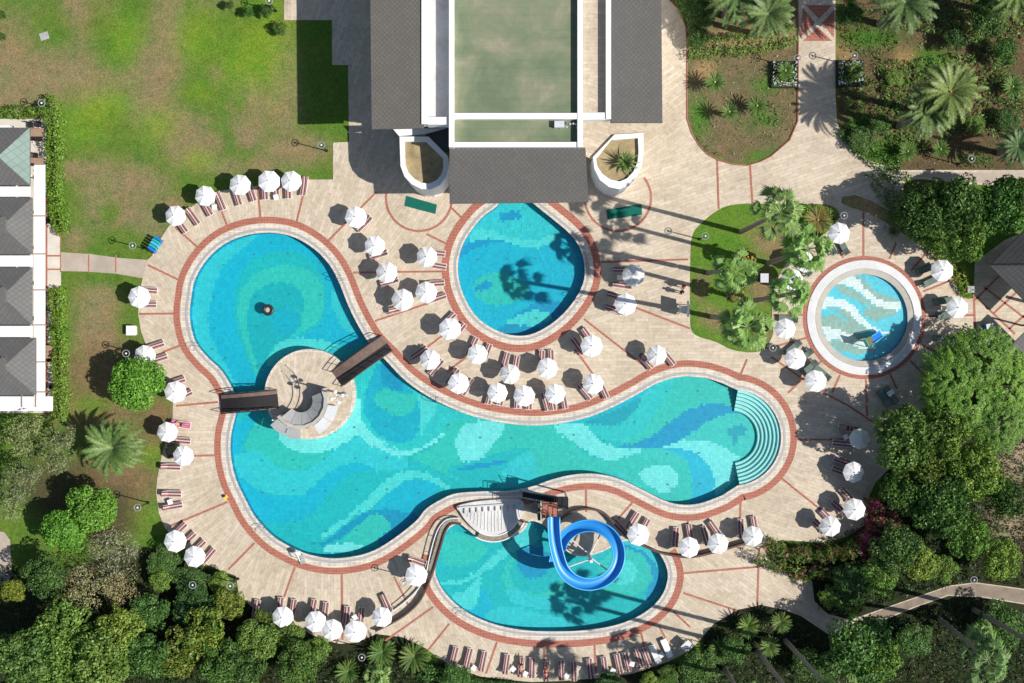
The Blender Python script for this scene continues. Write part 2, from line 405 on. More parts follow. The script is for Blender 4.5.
DECK_O = [(284,-40),(284,20),(297,20),(332,20),(332,65),(348,65),(349,142),(333,142.5),(333,179.5),(309,179.5),(283,181),(257,186),(236,188),(217.7,191.5),(196,203.7),(181,215),(168.8,226),(158,243),(152.2,255.5),(147.5,259.8),(142.5,278.5),(139,296),(138,314),(141,331),(146,345),(156,362),(166,380),(173,398),(172.5,419.5),(162.5,452),(157.5,477),(156,492),(158.7,512.7),(165,528),(178,543),(193,556),(207.5,565),(225,572),(236,576),(239,594.5),(252,607),(269,616),(294.7,626),(322,640),(340,643.8),(357,642.5),(376,634),(402,637),(427,649),(438,657.5),(455,668),(480.8,676.5),(510,680),(531.6,682),(560,681),(600,678),(633,673.6),(668.7,661.5),(690,651),(700,640),(713.6,624),(737,610),(760.6,604.8),(780.8,609),(801,616),(827.8,634),(845,640),(858,632),(881.5,621),(915,607.5),(948.7,595.7),(982,597.4),(1040,607),(1040,591),(975.6,582.3),(948.7,585.7),(915,597.4),(881.5,609),(850,620),(828,614),(814.4,601),(812,580.6),(791,577),(770.7,560.5),(762,546),(780.8,540),(797.6,541),(824.4,543),(848,536),(864.8,525),(868,512),(869.7,494.4),(876,482),(890,468),(905,445),(920,420),(938,392),(955,365),(975,352),(1000,352),(1040,372),(1040,225),(1005,240),(975,262),(974,283),(973,298),(968,299),(961,296),(956,285),(952,277),(944,264),(930,252),(914,240),(899,231),(885,222),(868,213),(850,207),(841,203),(842,197),(855,195),(872,201),(890,211),(903,213),(909,203),(903,190),(905,180),(923,179),(968,184),(1040,188),(1040,170),(898,170),(868,160),(850.5,147.5),(841,135),(837,120),(835.5,95),(835.5,-40)]
DECK = [Vector(p) for p in DECK_O]
POOLS = {'main': (MAIN, .95), 'round': (ROUND, .95), 'slide': (SLIDE, .8), 'kid': (KID, .32)}

# ---- ground sheet with health colours; dark parts hold painted tree shade
def build_ground():
    x0, x1, y0, y1, st = -30, 1060, -40, 730, 5
    nx = (x1 - x0) // st; ny = (y1 - y0) // st
    gx = np.arange(nx + 1) * st + x0; gy = np.arange(ny + 1) * st + y0
    X, Y = np.meshgrid(gx.astype(float), gy.astype(float))
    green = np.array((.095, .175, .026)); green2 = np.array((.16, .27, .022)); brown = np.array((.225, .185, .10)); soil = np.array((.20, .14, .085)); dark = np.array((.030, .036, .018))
    C = np.zeros(X.shape + (3,)) + green
    sm = lambda t: 1 / (1 + np.exp(-np.clip(t, -30, 30)))
    wob = 6 * np.sin(X / 9.3 + Y / 17) + 5 * np.sin(Y / 7.7 - X / 13) + 4 * np.sin(X / 4.1 + 1) * np.sin(Y / 5.3)
    def blob(cx, cy, rx, ry, col, soft=.22, amt=1.0):
        d = np.sqrt(((X - cx) / rx) ** 2 + ((Y - cy) / ry) ** 2) + wob / max(rx, ry) * .35
        a = (sm((1 - d) / soft) * amt)[..., None]; C[:] = C * (1 - a) + np.array(col) * a
    for b in [(15,70,45,55),(60,75,60,16),(85,45,18,35),(75,10,14,30),(170,25,17,45),(150,70,30,35),(143,100,18,22),(185,125,22,20),(215,80,9,16),(190,150,24,16),(250,105,22,26),(300,150,32,14),(25,100,30,14),(100,190,20,30),(125,215,34,12),(140,185,26,20),(95,325,22,34),(72,240,12,12),(215,5,20,10),(110,15,10,14),(285,95,16,60),(245,135,14,12),(80,170,30,9),(152,228,14,8),(172,205,14,8),(35,55,30,26),(195,145,30,14),(220,165,20,10),(165,95,14,30),(88,90,24,16),(265,165,16,9),(95,300,18,12),(105,345,16,14)]: blob(*b, brown)
    for b in [(50,30,22,22),(112,35,24,30),(215,35,28,30),(205,95,26,18),(240,105,9,9),(110,215,10,9)]: blob(*b, green)
    for b in [(125,38,14,18),(195,35,18,22),(245,60,22,26),(272,40,18,40),(200,90,10,8),(85,120,18,20),(200,160,14,8),(160,125,16,14),(110,105,20,12)]: blob(*b, green2, .4, .75)
    for b in [(110,370,50,28),(100,410,46,22),(150,440,22,26),(120,480,45,35),(155,420,16,20)]: blob(*b, (.19,.135,.075))
    for b in [(30,540,30,40),(150,515,18,14),(155,455,16,12),(90,405,20,10)]: blob(*b, (.12,.20,.03))
    C[inside(G2, X, Y)] = (.15, .125, .07)
    for b in [(745,130,40,26),(760,145,30,14)]: pass
    for b in [(704,70,10,8),(745,38,50,10)]: blob(*b, (.30,.20,.11))
    for b in [(765,120,12,8),(770,85,14,8),(757,156,14,6),(700,120,9,20)]: blob(*b, (.07,.16,.025))
    g = inside(G1, X, Y); C[g] = (.10, .20, .025)
    for b in [(762,285,12,16),(700,285,8,14),(770,240,18,18),(715,320,14,12),(765,330,10,12)]: blob(*b, (.22,.17,.09))
    g3 = (X > 836) & (Y < 172); C[g3] = (.12, .085, .05)
    for b in [(870,38,26,10),(930,60,20,14),(865,155,22,10),(975,162,18,6),(860,125,14,8),(885,150,30,12),(940,115,20,14)]: blob(*b, (.06,.15,.02))
    for b in [(845,55,8,9),(905,62,12,12)]: blob(*b, (.28,.19,.09))
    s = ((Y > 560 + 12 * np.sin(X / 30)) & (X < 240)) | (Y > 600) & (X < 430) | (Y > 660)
    C[s] = dark  # near-black soil, shade under the trees painted into the colour
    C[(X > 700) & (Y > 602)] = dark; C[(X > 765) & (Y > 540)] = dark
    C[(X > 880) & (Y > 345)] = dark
    for b in [(1015,460,22,22),(1010,520,18,30)]: blob(*b, (.30,.24,.17))
    for b in [(878,212,14,10),(888,235,14,14)]: blob(*b, (.42,.32,.16))
    for b in [(870,203,34,9)]: blob(*b, (.36,.27,.15))
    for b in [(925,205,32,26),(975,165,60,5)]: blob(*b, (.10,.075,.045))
    for b in [(55,490,42,30),(110,520,24,30),(90,600,60,34)]: blob(*b, (.075,.065,.035))  # dark brown soil with the grove's shade painted in
    for b in [(32,552,20,24)]: blob(*b, (.10,.16,.03))
    keep = []
    for key, (poly, d) in POOLS.items():
        keep.append(offset(poly, 5))
    CX, CY = np.meshgrid(gx[:-1] + st / 2, gy[:-1] + st / 2); drop = np.zeros(CX.shape, bool)
    for k in keep: drop |= inside(k, CX, CY)
    V = np.stack([(X.ravel() - 512) / 10, (341.5 - Y.ravel()) / 10, np.full(X.size, -.04)], 1)
    idx = np.arange(X.size).reshape(X.shape)
    q = np.stack([idx[1:, :-1], idx[1:, 1:], idx[:-1, 1:], idx[:-1, :-1]], -1)[~drop]
    nv = len(V); xa, xb = (x0 - 512) / 10, (x0 + nx * st - 512) / 10; yb, ya = (341.5 - y0) / 10, (341.5 - y0 - ny * st) / 10
    B = 2500.0; z = -.04
    ext = np.array([(-B, -B, z), (B, -B, z), (B, B, z), (-B, B, z), (xa, ya, z), (xb, ya, z), (xb, yb, z), (xa, yb, z)])
    V = np.vstack([V, ext]); e = nv
    F = q.tolist() + [[e, e + 1, e + 5, e + 4], [e + 1, e + 2, e + 6, e + 5], [e + 2, e + 3, e + 7, e + 6], [e + 3, e, e + 4, e + 7]]
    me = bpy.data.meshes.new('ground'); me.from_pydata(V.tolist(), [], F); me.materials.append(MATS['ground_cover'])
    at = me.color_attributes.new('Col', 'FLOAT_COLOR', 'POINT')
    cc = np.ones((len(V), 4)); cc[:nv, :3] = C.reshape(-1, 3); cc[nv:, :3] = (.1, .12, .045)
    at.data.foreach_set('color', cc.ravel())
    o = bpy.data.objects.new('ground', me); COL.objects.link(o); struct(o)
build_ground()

# ---- paving
mb = MB(); holes = [offset(p, 1.0) for p, d in POOLS.values()]
fill(mb, [DECK] + holes + [G1], 0.0)
d = mb
# (G2 touches the frame edge: cut from the outline instead)
def deck_grid():
    # paving as a fine triangulation: constrained outline, gardens and pools as holes
    from mathutils.geometry import delaunay_2d_cdt
    loops = [DECK] + holes + [G1, G2]
    pts = []; edges = []; faces = []
    for l in loops:
        o = len(pts); pts += [Vector((p[0], p[1])) for p in l]; n = len(l); edges += [(o + i, o + (i + 1) % n) for i in range(n)]
    v, e, f, _, _, _ = delaunay_2d_cdt(pts, edges, [], 0, 1e-4)
    v = [Vector(p) for p in v]; cx = np.array([sum(v[i][0] for i in t) / 3 for t in f]); cy = np.array([sum(v[i][1] for i in t) / 3 for t in f])
    keep = inside(DECK, cx, cy)
    for l in loops[1:]: keep &= ~inside(l, cx, cy)
    m = MB(); w = W(v, 0.0); fs = []
    for t, k in zip(f, keep):
        if k:
            a, b, c = t
            if (w[b] - w[a]).cross(w[c] - w[a]).z < 0: a, c = c, a
            fs.append((a, b, c))
    m.add(w, fs)
    # low edge where the paving ends against soil
    for l in (DECK, G1, G2):
        A_ = W(l, 0.0); B_ = W(l, -.08); m.ribbon(A_, B_, True)
    return m
struct(deck_grid().build('paving', 'travertine'))

# red kerbs round the beds
mb = MB()
for l, cl in ((G2, False), (G1, True)):
    a = offset(l, 1.1, cl) if cl else [Vector((p[0] + 0, p[1])) for p in l]
for l in (G2,):
    i = offset([*l], .2); o_ = offset([*l], 1.3)
    mb.ribbon(W(i, .06), W(o_, .06), False); mb.ribbon(W(o_, .06), W(o_, 0), False); mb.ribbon(W(i, 0), W(i, .06), False)
struct(mb.build('kerb', 'kerb_red'))

# ---- brick bands, copings
def band(poly, d0, d1, z, mb, closed=True, zlow=None):
    a = offset(poly, d0, closed); b = offset(poly, d1, closed)
    mb.ribbon(W(a, z), W(b, z), closed); return a, b
red = MB()
band(MAIN, 9.6, 16.0, .008, red)
# round pool band stops under the porch
rp = [p for p in ROUND]
band(ROUND, 8.8, 16.3, .008, red)
def part_of(poly, cond):
    n = len(poly); ok = [cond(p) for p in poly]
    if all(ok): return poly
    s = next(i for i in range(n) if ok[i] and not ok[i - 1]); out = []
    for k in range(n):
        if not ok[(s + k) % n]: break
        out.append(poly[(s + k) % n])
    return out
lowS = part_of(SLIDE, lambda p: p.y > 562)
sg = area(SLIDE)
def off_part(d):
    full_o = offset(SLIDE, d); return [full_o[i] for i in idxS]
idxS = [i for i, p in enumerate(SLIDE)]
s0 = next(i for i in range(len(SLIDE)) if SLIDE[i].y > 556 and SLIDE[i].x > 640 and SLIDE[i - 1].y <= 556)
idxS = []
k = s0
while SLIDE[k % len(SLIDE)].y > 556 or SLIDE[k % len(SLIDE)].x > 560: idxS.append(k % len(SLIDE)); k += 1
red.ribbon(W(off_part(9.0), .008), W(off_part(16.0), .008))
band(KID, 14.4, 18.3, .008, red)
red_z = .012
def line(pts, w=2.0, z=.014):
    pts = [Vector(p) for p in pts]; a = offset(pts, w / 2, False); b = offset(pts, -w / 2, False); red.ribbon(W(a, z), W(b, z))
for i, c in enumerate([(419,198,33,10,188),(618,198,33,-38,172)]): line(circ(c[0], c[1], c[2], c[3], c[4], 40), 2.2, .016)
LN = [[(148,265),(180,280.5)],[(175,227),(198,247.5)],[(219.6,206),(226.8,225)],[(257.7,187),(260.5,218)],[(304.6,189),(296.5,222.5)],[(138.8,314),(175.5,313.6)],[(163,352),(182,344.8)],[(176,405.8),(218,402)],[(193,455.8),(216,455.3)],[(170,526),(227.5,502)],[(228.4,569.5),(254.5,543)],[(281,606),(294.9,567)],[(342.5,640),(341.7,573)],[(408,604.7),(394,576.5)],[(385,641),(433,607)],[(428.5,649.6),(449.5,623.5)],[(485.9,673.6),(497,642)],[(544.4,647),(543.8,678)],[(594.5,645),(596,672)],[(640.5,630),(645,650)],[(659,626),(667,641)],[(673,611),(690,627)],[(683.5,593),(737,610.5)],[(682,573.3),(758,566.8)],[(759,549),(757.3,606)],[(740.6,500),(740,521)],[(687.9,520),(687,532)],[(635,499.5),(618,519)],[(586,490),(586.3,512)],[(781.2,478),(823,511.5)],[(795,439.6),(853,439.6)],[(739,378.5),(747,359)],[(575,349),(609,396.5)],[(584,319),(652,372)],[(537.4,349),(541,362)],[(634,307),(690,328.5)],[(601,262),(688,259.4)],[(328.5,240.5),(376.4,192)],[(353,272.6),(443,271.4)],[(374.8,321),(449,296.4)],[(426.6,234),(448,244.6)],[(451,207.4),(463,219)],[(410,359.8),(442,336)],[(447,371.5),(466,357.5)],[(717,159),(718.7,209)],[(750,165),(752.5,204)],[(863.4,212),(863.4,256)],[(896,243),(889.5,259)],[(929,250),(911,270.5)],[(953,279.6),(923,291.5)],[(974,315),(926,316.4)],[(836.5,238),(843,258)],[(815,262),(822.5,272.5)],[(773,314.8),(803.5,314.8)],[(773,347),(806,338)],[(821,361.5),(788,393)],[(771,356.6),(800,377),(826,394),(849,406),(870,420),(905,444)],[(840,375),(831.9,393)],[(866,379.5),(867,417.5)],[(890,374),(897,389)],[(910,360.5),(926,376.5)],[(922,345),(945,356)],[(974,296),(975,330)],[(975,296),(1015,334)],[(975,300),(1012,263)],[(994,313),(1030,280)],[(1009,329),(1035,306)],[(984,287),(1030,322)]]
for l in LN: line(l, 2.0)
# patterned landing on the walkway
red.prism([Vector(p) for p in []] or [(0,0),(0.001,0),(0,0.001)], -.5, -.49)
for tri in [[(803,8),(800,38),(815,23)],[(806,5),(832,5),(819,19)],[(834,10),(834,38),(822,23)],[(803,41),(832,41),(818,27)]]:
    fill(red, [[Vector(p) for p in tri]], .010)
struct(red.build('brick_band', 'brick_red'))
cp = MB(); gr = MB(); wl = MB(); ln = MB()
for key, (poly, depth) in POOLS.items():
    if key == 'kid': continue
    def rng_(a, b, z, m):
        if key == 'slide': m.ribbon(W(off_part(a), z), W(off_part(b), z))
        else: band(poly, a, b, z, m)
    inn = offset(poly, 0); 
    # coping around the whole rim, 3 cm proud
    i0, o0 = offset(poly, 0), offset(poly, 2.0)
    cp.ribbon(W(i0, .03), W(o0, .03), True); cp.ribbon(W(i0, -.10), W(i0, .03), True); cp.ribbon(W(o0, .03), W(o0, 0), True)
    rng_(2.4, 4.6, .012, gr)
    rng_(4.6, 9.0, .011, cp)
    wl.ribbon(W(inn, -depth), W(inn, -.10), True)
inn = KID; wl.ribbon(W(inn, -.32), W(inn, -.02), True)
struct(cp.build('coping', 'coping'))
# overflow grate: slats across the channel
def grate_mat():
    m, nt, b = nodes('overflow_grate'); L = nt.links.new; v = coords(nt)
    br = N(nt, 'ShaderNodeTexBrick'); br.offset = 0; L(v, br.inputs['Vector']); br.inputs['Scale'].default_value = 1
    br.inputs['Brick Width'].default_value = .16; br.inputs['Row Height'].default_value = .16; br.inputs['Mortar Size'].default_value = .03
    br.inputs['Color1'].default_value = (.46, .46, .46, 1); br.inputs['Color2'].default_value = (.42, .42, .43, 1); br.inputs['Mortar'].default_value = (.30, .30, .31, 1)
    L(br.outputs['Color'], b.inputs['Base Color'])
grate_mat()
struct(gr.build('overflow_grate', 'overflow_grate'))
struct(wl.build('pool_wall', 'pool_wall_tile'))
m = MB(); m.ribbon(W(KID, .0), W(offset(KID, 5.6), .05), True); struct(m.build('splash_pool_lip', 'lip_grey'))
m = MB(); a, b = offset(KID, 6.4), offset(KID, 14.0); m.ribbon(W(a, .10), W(b, .07), True); m.ribbon(W(offset(KID, 5.6), .0), W(a, .10), True); m.ribbon(W(b, .07), W(b, 0), True); struct(m.build('splash_pool_rim', 'lip_white'))

# ---- mosaic floors
T = dict(L=lin(128,236,236), L2=lin(84,222,222), A=lin(52,206,216), A2=lin(44,204,206), C=lin(6,186,218), C2=lin(6,178,206), C3=lin(24,190,226), T=lin(22,190,196), T2=lin(14,180,192), T3=lin(8,164,186), G=lin(52,202,190), G2=lin(60,204,198), B=lin(4,150,198), B2=lin(4,152,206), W_=lin(226,236,238), K=lin(150,182,172), KB=lin(92,206,226))
TS = np.array((.98, .88, .85))
def zz(s, ox, oy, pts): return [(x / s + ox, y / s + oy) for x, y in pts]
PAT = {}
p1 = []
def ad(s, ox, oy, col, pts): p1.append((col, spline(zz(s, ox, oy, pts), step=3)))
z = (3.795, 180, 220)
ad(*z,'A',[(40,335),(55,230),(110,140),(200,80),(290,50),(210,120),(140,200),(108,300),(100,420),(150,530),(215,640),(150,600),(70,500),(40,420)])
ad(*z,'T',[(205,260),(250,160),(330,122),(400,115),(480,140),(520,185),(548,250),(545,330),(515,400),(450,435),(360,470),(310,560),(290,600),(230,500),(205,400),(196,320)])
ad(*z,'G',[(212,300),(240,240),(290,195),(370,170),(450,175),(520,220),(540,290),(520,380),(430,440),(350,480),(310,560),(290,600),(250,510),(218,400)])
ad(*z,'T2',[(250,330),(270,280),(330,240),(400,235),(450,270),(465,320),(450,390),(420,440),(345,480),(312,550),(295,580),(255,460),(243,390)])
ad(*z,'A',[(570,270),(620,320),(665,395),(650,430),(600,390),(572,330)])
ad(*z,'L2',[(320,540),(345,490),(380,462),(440,447),(520,455),(600,478),(640,520),(560,520),(480,500),(400,505),(340,560)])
p1.append(('C2', circ(180+390/3.795, 220+388/3.795, 14)))
z = (4.139, 220, 400)
# lower pool body base
body = [(215,400),(330,350),(380,340),(470,400),(560,430),(640,400),(680,380),(790,380),(790,500),(700,510),(600,480),(480,500),(400,560),(300,560),(215,500)]
p1.append(('T', [Vector(p) for p in body]))
ad(*z,'G',[(90,200),(160,80),(245,150),(320,220),(450,210),(420,255),(330,293),(250,295),(190,245),(130,218)])
ad(*z,'C',[(40,120),(100,80),(150,60),(90,160),(75,220),(40,260)])
ad(*z,'L',[(235,140),(350,165),(480,130),(560,0),(620,60),(650,130),(760,185),(760,218),(700,198),(620,165),(560,155),(500,190),(430,215),(350,228),(290,210),(250,180)])
ad(*z,'A',[(50,240),(110,215),(150,215),(190,245),(240,287),(330,297),(420,252),(480,207),(560,158),(630,170),(760,225),(760,290),(640,297),(560,262),(470,287),(400,342),(330,397),(260,402),(170,388),(110,350),(60,300)])
ad(*z,'C',[(60,310),(110,352),(170,390),(260,404),(330,397),(400,345),(480,287),(560,262),(640,298),(560,302),(480,350),(420,420),(350,490),(280,515),(200,515),(130,470),(80,390)])
ad(*z,'L2',[(400,575),(440,545),(520,485),(600,415),(680,345),(760,300),(760,340),(700,385),(640,430),(580,462),(540,495),(480,545),(430,580)])
ad(*z,'B',[(365,600),(430,590),(520,520),(600,470),(690,452),(780,470),(830,520),(745,600),(700,600),(710,545),(700,490),(660,472),(610,490),(540,545),(470,590),(420,610)])
ad(*z,'G',[(500,595),(540,548),(610,492),(660,474),(700,488),(708,540),(680,580),(600,610),(540,612)])
ad(*z,'L',[(415,625),(470,602),(560,600),(590,612),(540,635),(450,642)])
z = (3.795, 360, 360)
ad(*z,'A2',[(0,20),(60,0),(110,20),(250,130),(420,220),(330,250),(280,310),(200,350),(120,330),(40,280),(0,220)])
ad(*z,'G',[(420,220),(330,250),(290,320),(200,370),(220,390),(330,440),(400,470),(440,440),(560,430),(700,380),(780,400),(780,250),(600,245),(480,232)])
ad(*z,'L',[(0,230),(40,285),(90,330),(150,347),(240,330),(325,268),(300,305),(230,347),(160,370),(90,352),(0,300)])
ad(*z,'C2',[(10,150),(20,220),(70,290),(140,318),(200,302),(225,245),(222,180),(190,120),(140,70),(75,10),(40,60)])
ad(*z,'B',[(75,10),(110,30),(160,90),(160,118),(110,110),(75,80)])
ad(*z,'G',[(45,150),(90,110),(140,125),(190,130),(212,165),(170,212),(100,200)])
ad(*z,'L2',[(222,130),(290,172),(245,260),(225,292),(228,200)])
ad(*z,'L',[(362,300),(395,250),(470,232),(545,248),(525,300),(482,350),(450,395),(405,407),(370,365)])
ad(*z,'T',[(330,420),(450,380),(560,345),(640,340),(560,400),(520,470),(420,480)])
ad(*z,'B2',[(370,412),(440,402),(545,382),(552,392),(480,410),(380,422)])
ad(*z,'A',[(520,480),(540,430),(570,390),(640,358),(740,385),(800,440),(700,475),(600,490)])
ad(*z,'L2',[(0,560),(60,490),(140,435),(220,425),(290,450),(345,495),(290,485),(220,455),(150,472),(80,530),(0,595)])
ad(*z,'C',[(50,580),(90,530),(150,475),(220,458),(300,490),(240,555),(190,600),(120,575)])
ad(*z,'B',[(0,590),(70,570),(150,580),(215,600),(120,690),(60,700),(110,640),(95,605),(50,590)])
z = (3.938, 540, 360)
ad(*z,'G2',[(395,150),(560,60),(660,60),(800,140),(900,250),(900,380),(800,480),(700,560),(560,570),(420,520),(300,450),(330,390),(320,300)])
ad(*z,'G',[(-10,270),(100,300),(200,385),(330,392),(440,400),(560,420),(600,470),(590,560),(500,560),(400,500),(340,455),(200,450),(60,460),(-10,440)])
ad(*z,'L',[(60,262),(180,255),(240,320),(320,350),(405,358),(300,397),(230,387),(150,340),(90,300)])
ad(*z,'A2',[(190,255),(310,262),(390,180),(480,90),(550,70),(500,160),(460,220),(400,290),(320,322),(240,312)])
ad(*z,'T3',[(185,242),(300,200),(398,152),(380,205),(300,260),(220,256)])
ad(*z,'G',[(560,72),(640,72),(740,140),(790,190),(700,168),(620,188),(540,250),(450,312),(400,332),(330,340),(420,272),(480,192),(520,112)])
ad(*z,'C3',[(480,350),(580,355),(660,395),(700,460),(690,545),(600,565),(605,450),(560,380)])
ad(*z,'G',[(560,400),(600,450),(600,560),(555,560),(575,470)])
ad(*z,'L',[(485,342),(560,320),(660,325),(740,350),(805,410),(770,480),(700,545),(690,455),(650,392),(560,352)])
ad(*z,'B2',[(312,345),(400,325),(480,280),(540,230),(600,195),(680,172),(740,180),(800,206),(740,215),(660,250),(590,300),(500,342),(400,352)])
ad(*z,'L',[(395,465),(400,440),(450,422),(510,420),(545,450),(540,500),(490,530),(440,505)])
ad(*z,'T3',[(750,270),(810,262),(812,295),(790,300),(780,340),(765,330),(765,305),(750,300)])
PAT['main'] = ('C', p1)
p1 = []; z = (4.096, 430, 515)
ad(*z,'A',[(780,130),(800,105),(900,140),(965,220),(985,310),(930,390),(800,430),(880,360),(955,300),(940,230),(880,160)])
ad(*z,'B2',[(775,150),(800,128),(870,150),(930,210),(952,270),(925,335),(885,350),(915,270),(890,210),(840,175)])
p1.append(('G', circ(430+800/4.096, 515+245/4.096, 27, ry=24))); p1.append(('L2', circ(430+800/4.096, 515+240/4.096, 13)))
p1.append(('G', circ(430+430/4.096, 515+265/4.096, 33, ry=27)));p1.append(('T', circ(430+430/4.096, 515+245/4.096, 25, ry=21)))
ad(*z,'B2',[(360,150),(450,135),(500,200),(470,250),(420,268),(380,250),(355,200)])
ad(*z,'L2',[(40,285),(150,262),(250,182),(330,112),(400,10),(445,110),(350,152),(250,225),(170,272),(100,295)])
ad(*z,'G',[(60,90),(130,80),(230,140),(180,200),(60,210)])
ad(*z,'L2',[(85,350),(160,300),(205,255),(195,360),(140,395)])
ad(*z,'C',[(155,405),(200,370),(210,300),(250,370),(250,425),(180,430)])
ad(*z,'A',[(220,425),(270,390),(350,385),(500,420),(640,440),(600,480),(400,470),(260,450)])
ad(*z,'A',[(330,300),(420,340),(560,350),(640,330),(560,390),(420,390),(330,360)])
PAT['slide'] = ('T', p1)
p1 = []; z = (4.55, 440, 195)
ad(*z,'A',[(240,60),(270,20),(440,20),(480,90),(550,150),(520,180),(430,232),(330,215),(270,180),(120,190),(160,130)])
ad(*z,'L2',[(125,205),(180,150),(270,172),(350,195),(440,202),(530,172),(525,205),(440,238),(350,228),(270,202),(190,202)])
ad(*z,'B2',[(88,285),(105,230),(190,198),(280,200),(345,222),(270,212),(200,226),(130,252)])
ad(*z,'G',[(150,430),(180,370),(280,350),(380,390),(400,450),(330,490),(220,500)])
ad(*z,'B2',[(155,422),(180,400),(235,393),(230,418),(170,437)])
ad(*z,'B2',[(270,92),(290,75),(360,68),(368,100),(290,112)])
ad(*z,'B2',[(335,552),(440,485),(560,490),(540,550),(500,560),(440,520),(380,540)])
ad(*z,'L2',[(300,575),(360,545),(440,522),(510,550),(440,592),(340,605)])
ad(*z,'B',[(260,630),(300,592),(450,600),(440,650),(340,650)])
PAT['round'] = ('C', p1)
p1 = []; z = (5.244, 795, 250)
ad(*z,'K',[(320,135),(360,150),(440,222),(545,262),(545,285),(440,258),(380,210)])
ad(*z,'K',[(220,175),(330,222),(420,288),(550,305),(540,325),(480,322),(400,300),(330,262),(250,225)])
ad(*z,'W_',[(222,172),(270,135),(325,140),(370,195),(430,252),(500,272),(555,268),(550,312),(480,302),(420,285),(350,222),(280,185)])
ad(*z,'K',[(185,298),(280,325),(350,395),(410,440),(330,425),(250,340)])
ad(*z,'K',[(140,358),(200,338),(270,370),(330,430),(410,490),(300,455),(220,412),(145,402)])
ad(*z,'K',[(365,325),(430,303),(545,322),(440,368),(385,350)])
ad(*z,'K',[(170,475),(260,478),(350,515),(420,530),(330,540),(220,515)])
ad(*z,'W_',[(145,260),(230,252),(310,288),(360,348),(430,408),(530,440),(440,435),(350,392),(280,322),(220,298),(145,305)])
ad(*z,'W_',[(150,402),(220,412),(300,448),(380,490),(440,510),(380,525),(300,495),(220,467),(180,475)])
PAT['kid'] = ('KB', p1)
for key, (poly, depth) in POOLS.items():
    base, pats = PAT[key]; xs = [p.x for p in poly]; ys = [p.y for p in poly]; st = 2.5
    x0 = math.floor(min(xs) / st) * st - 5 + .0; y0 = math.floor(min(ys) / st) * st - 5
    nx = int((max(xs) - x0) / st) + 4; ny = int((max(ys) - y0) / st) + 4
    # align cell edges with the tile lines of the material (multiples of 0.25 m in world)
    x0 = 512 + round((x0 - 512) / st) * st; y0 = 341.5 + round((y0 - 341.5) / st) * st
    CX, CY = np.meshgrid(x0 + (np.arange(nx) + .5) * st, y0 + (np.arange(ny) + .5) * st)
    k = inside(offset(poly, 3), CX, CY); C = np.zeros(CX.shape + (3,)) + np.array(T[base])
    jx = CX + rng.normal(0, .5, CX.shape); jy = CY + rng.normal(0, .5, CX.shape)
    for col, pl in pats: C[inside(pl, jx, jy)] = T[col]
    if key != 'kid': C = C * .86 + np.array(T['A']) * .14
    C = C * (TS if key != 'kid' else TS * 1.05) * (1 + rng.normal(0, .035, CX.shape))[..., None] * (1 + rng.normal(0, .02, CX.shape + (3,)))
    GX, GY = np.meshgrid(x0 + np.arange(nx + 1) * st, y0 + np.arange(ny + 1) * st)
    V = np.stack([(GX.ravel() - 512) / 10, (341.5 - GY.ravel()) / 10, np.full(GX.size, -depth)], 1)
    idx = np.arange(GX.size).reshape(GX.shape); F = np.stack([idx[1:, :-1], idx[1:, 1:], idx[:-1, 1:], idx[:-1, :-1]], -1)[k]; Cf = C[k]
    me = bpy.data.meshes.new('pool_floor'); me.from_pydata(V.tolist(), [], F.tolist()); me.materials.append(MATS['mosaic_tile'])
    at = me.color_attributes.new('Col', 'FLOAT_COLOR', 'CORNER'); cc = np.ones((len(F), 4, 4)); cc[:, :, :3] = Cf[:, None, :]
    at.data.foreach_set('color', np.clip(cc, 0, 1).ravel()); o = bpy.data.objects.new('pool_floor', me); COL.objects.link(o); struct(o)
    m = MB(); loops = [offset(poly, .3)]
    if key == 'main': loops.append(offset(ISLAND, -1))
    fill(m, loops, {'kid': -.06}.get(key, -.10)); struct(m.build('water', 'water_rippled' if key in ('round',) else 'water'))
# drains
simple('step_nose', (.05, .25, .28), .6, .1, 2)
m = MB()
for s, ox, oy, pts in [(4.139,220,400,[(150,118),(165,255),(295,252),(425,248),(555,246),(687,243),(168,388),(298,380),(430,383),(560,378),(687,375),(550,116),(683,112),(302,511),(432,550),(560,545),(690,500)]),(3.795,180,220,[(155,168),(272,128),(335,85),(402,125),(525,160),(118,292),(278,290),(407,280),(527,282),(122,410),(280,402),(527,402),(112,490),(163,524),(283,555),(645,395)]),(3.795,360,360,[(95,190),(455,297),(333,248),(575,300),(220,510)]),(3.938,540,360,[(135,298),(255,320),(378,248),(505,248),(630,245),(503,126),(628,123),(506,374),(632,370),(508,495),(635,492)]),(4.55,440,195,[(170,290),(305,288),(435,285),(570,280),(305,427),(440,560)])]:
    for x, y in zz(s, ox, oy, pts):
        w = P(x, y); zz_ = -.95; m.box((w.x, w.y, zz_ + .012), (.24, .15, .016))
struct(m.build('floor_drain', 'step_nose'))
# pool steps: concentric treads with dark nosing
tr = MB(); ns = MB()
for i in range(6):
    r0, r1 = 48 - i * 3.7, 48 - (i + 1) * 3.7; zt = -.14 - i * .12
    a = circ(733, 437.5, r0, -84, 82, 44); b = circ(733, 437.5, r1, -84, 82, 44)
    tr.ribbon(W(a, zt), W(b, zt)); tr.ribbon(W(b, zt), W(b, zt - .12))
    c = circ(733, 437.5, r1 + .8, -84, 82, 44); ns.ribbon(W(c, zt + .004), W(b, zt + .004))
simple('step_tile', lin(165, 225, 222), .6, .1, 2)
struct(tr.build('pool_step', 'step_tile')); struct(ns.build('step_nosing', 'step_nose'))

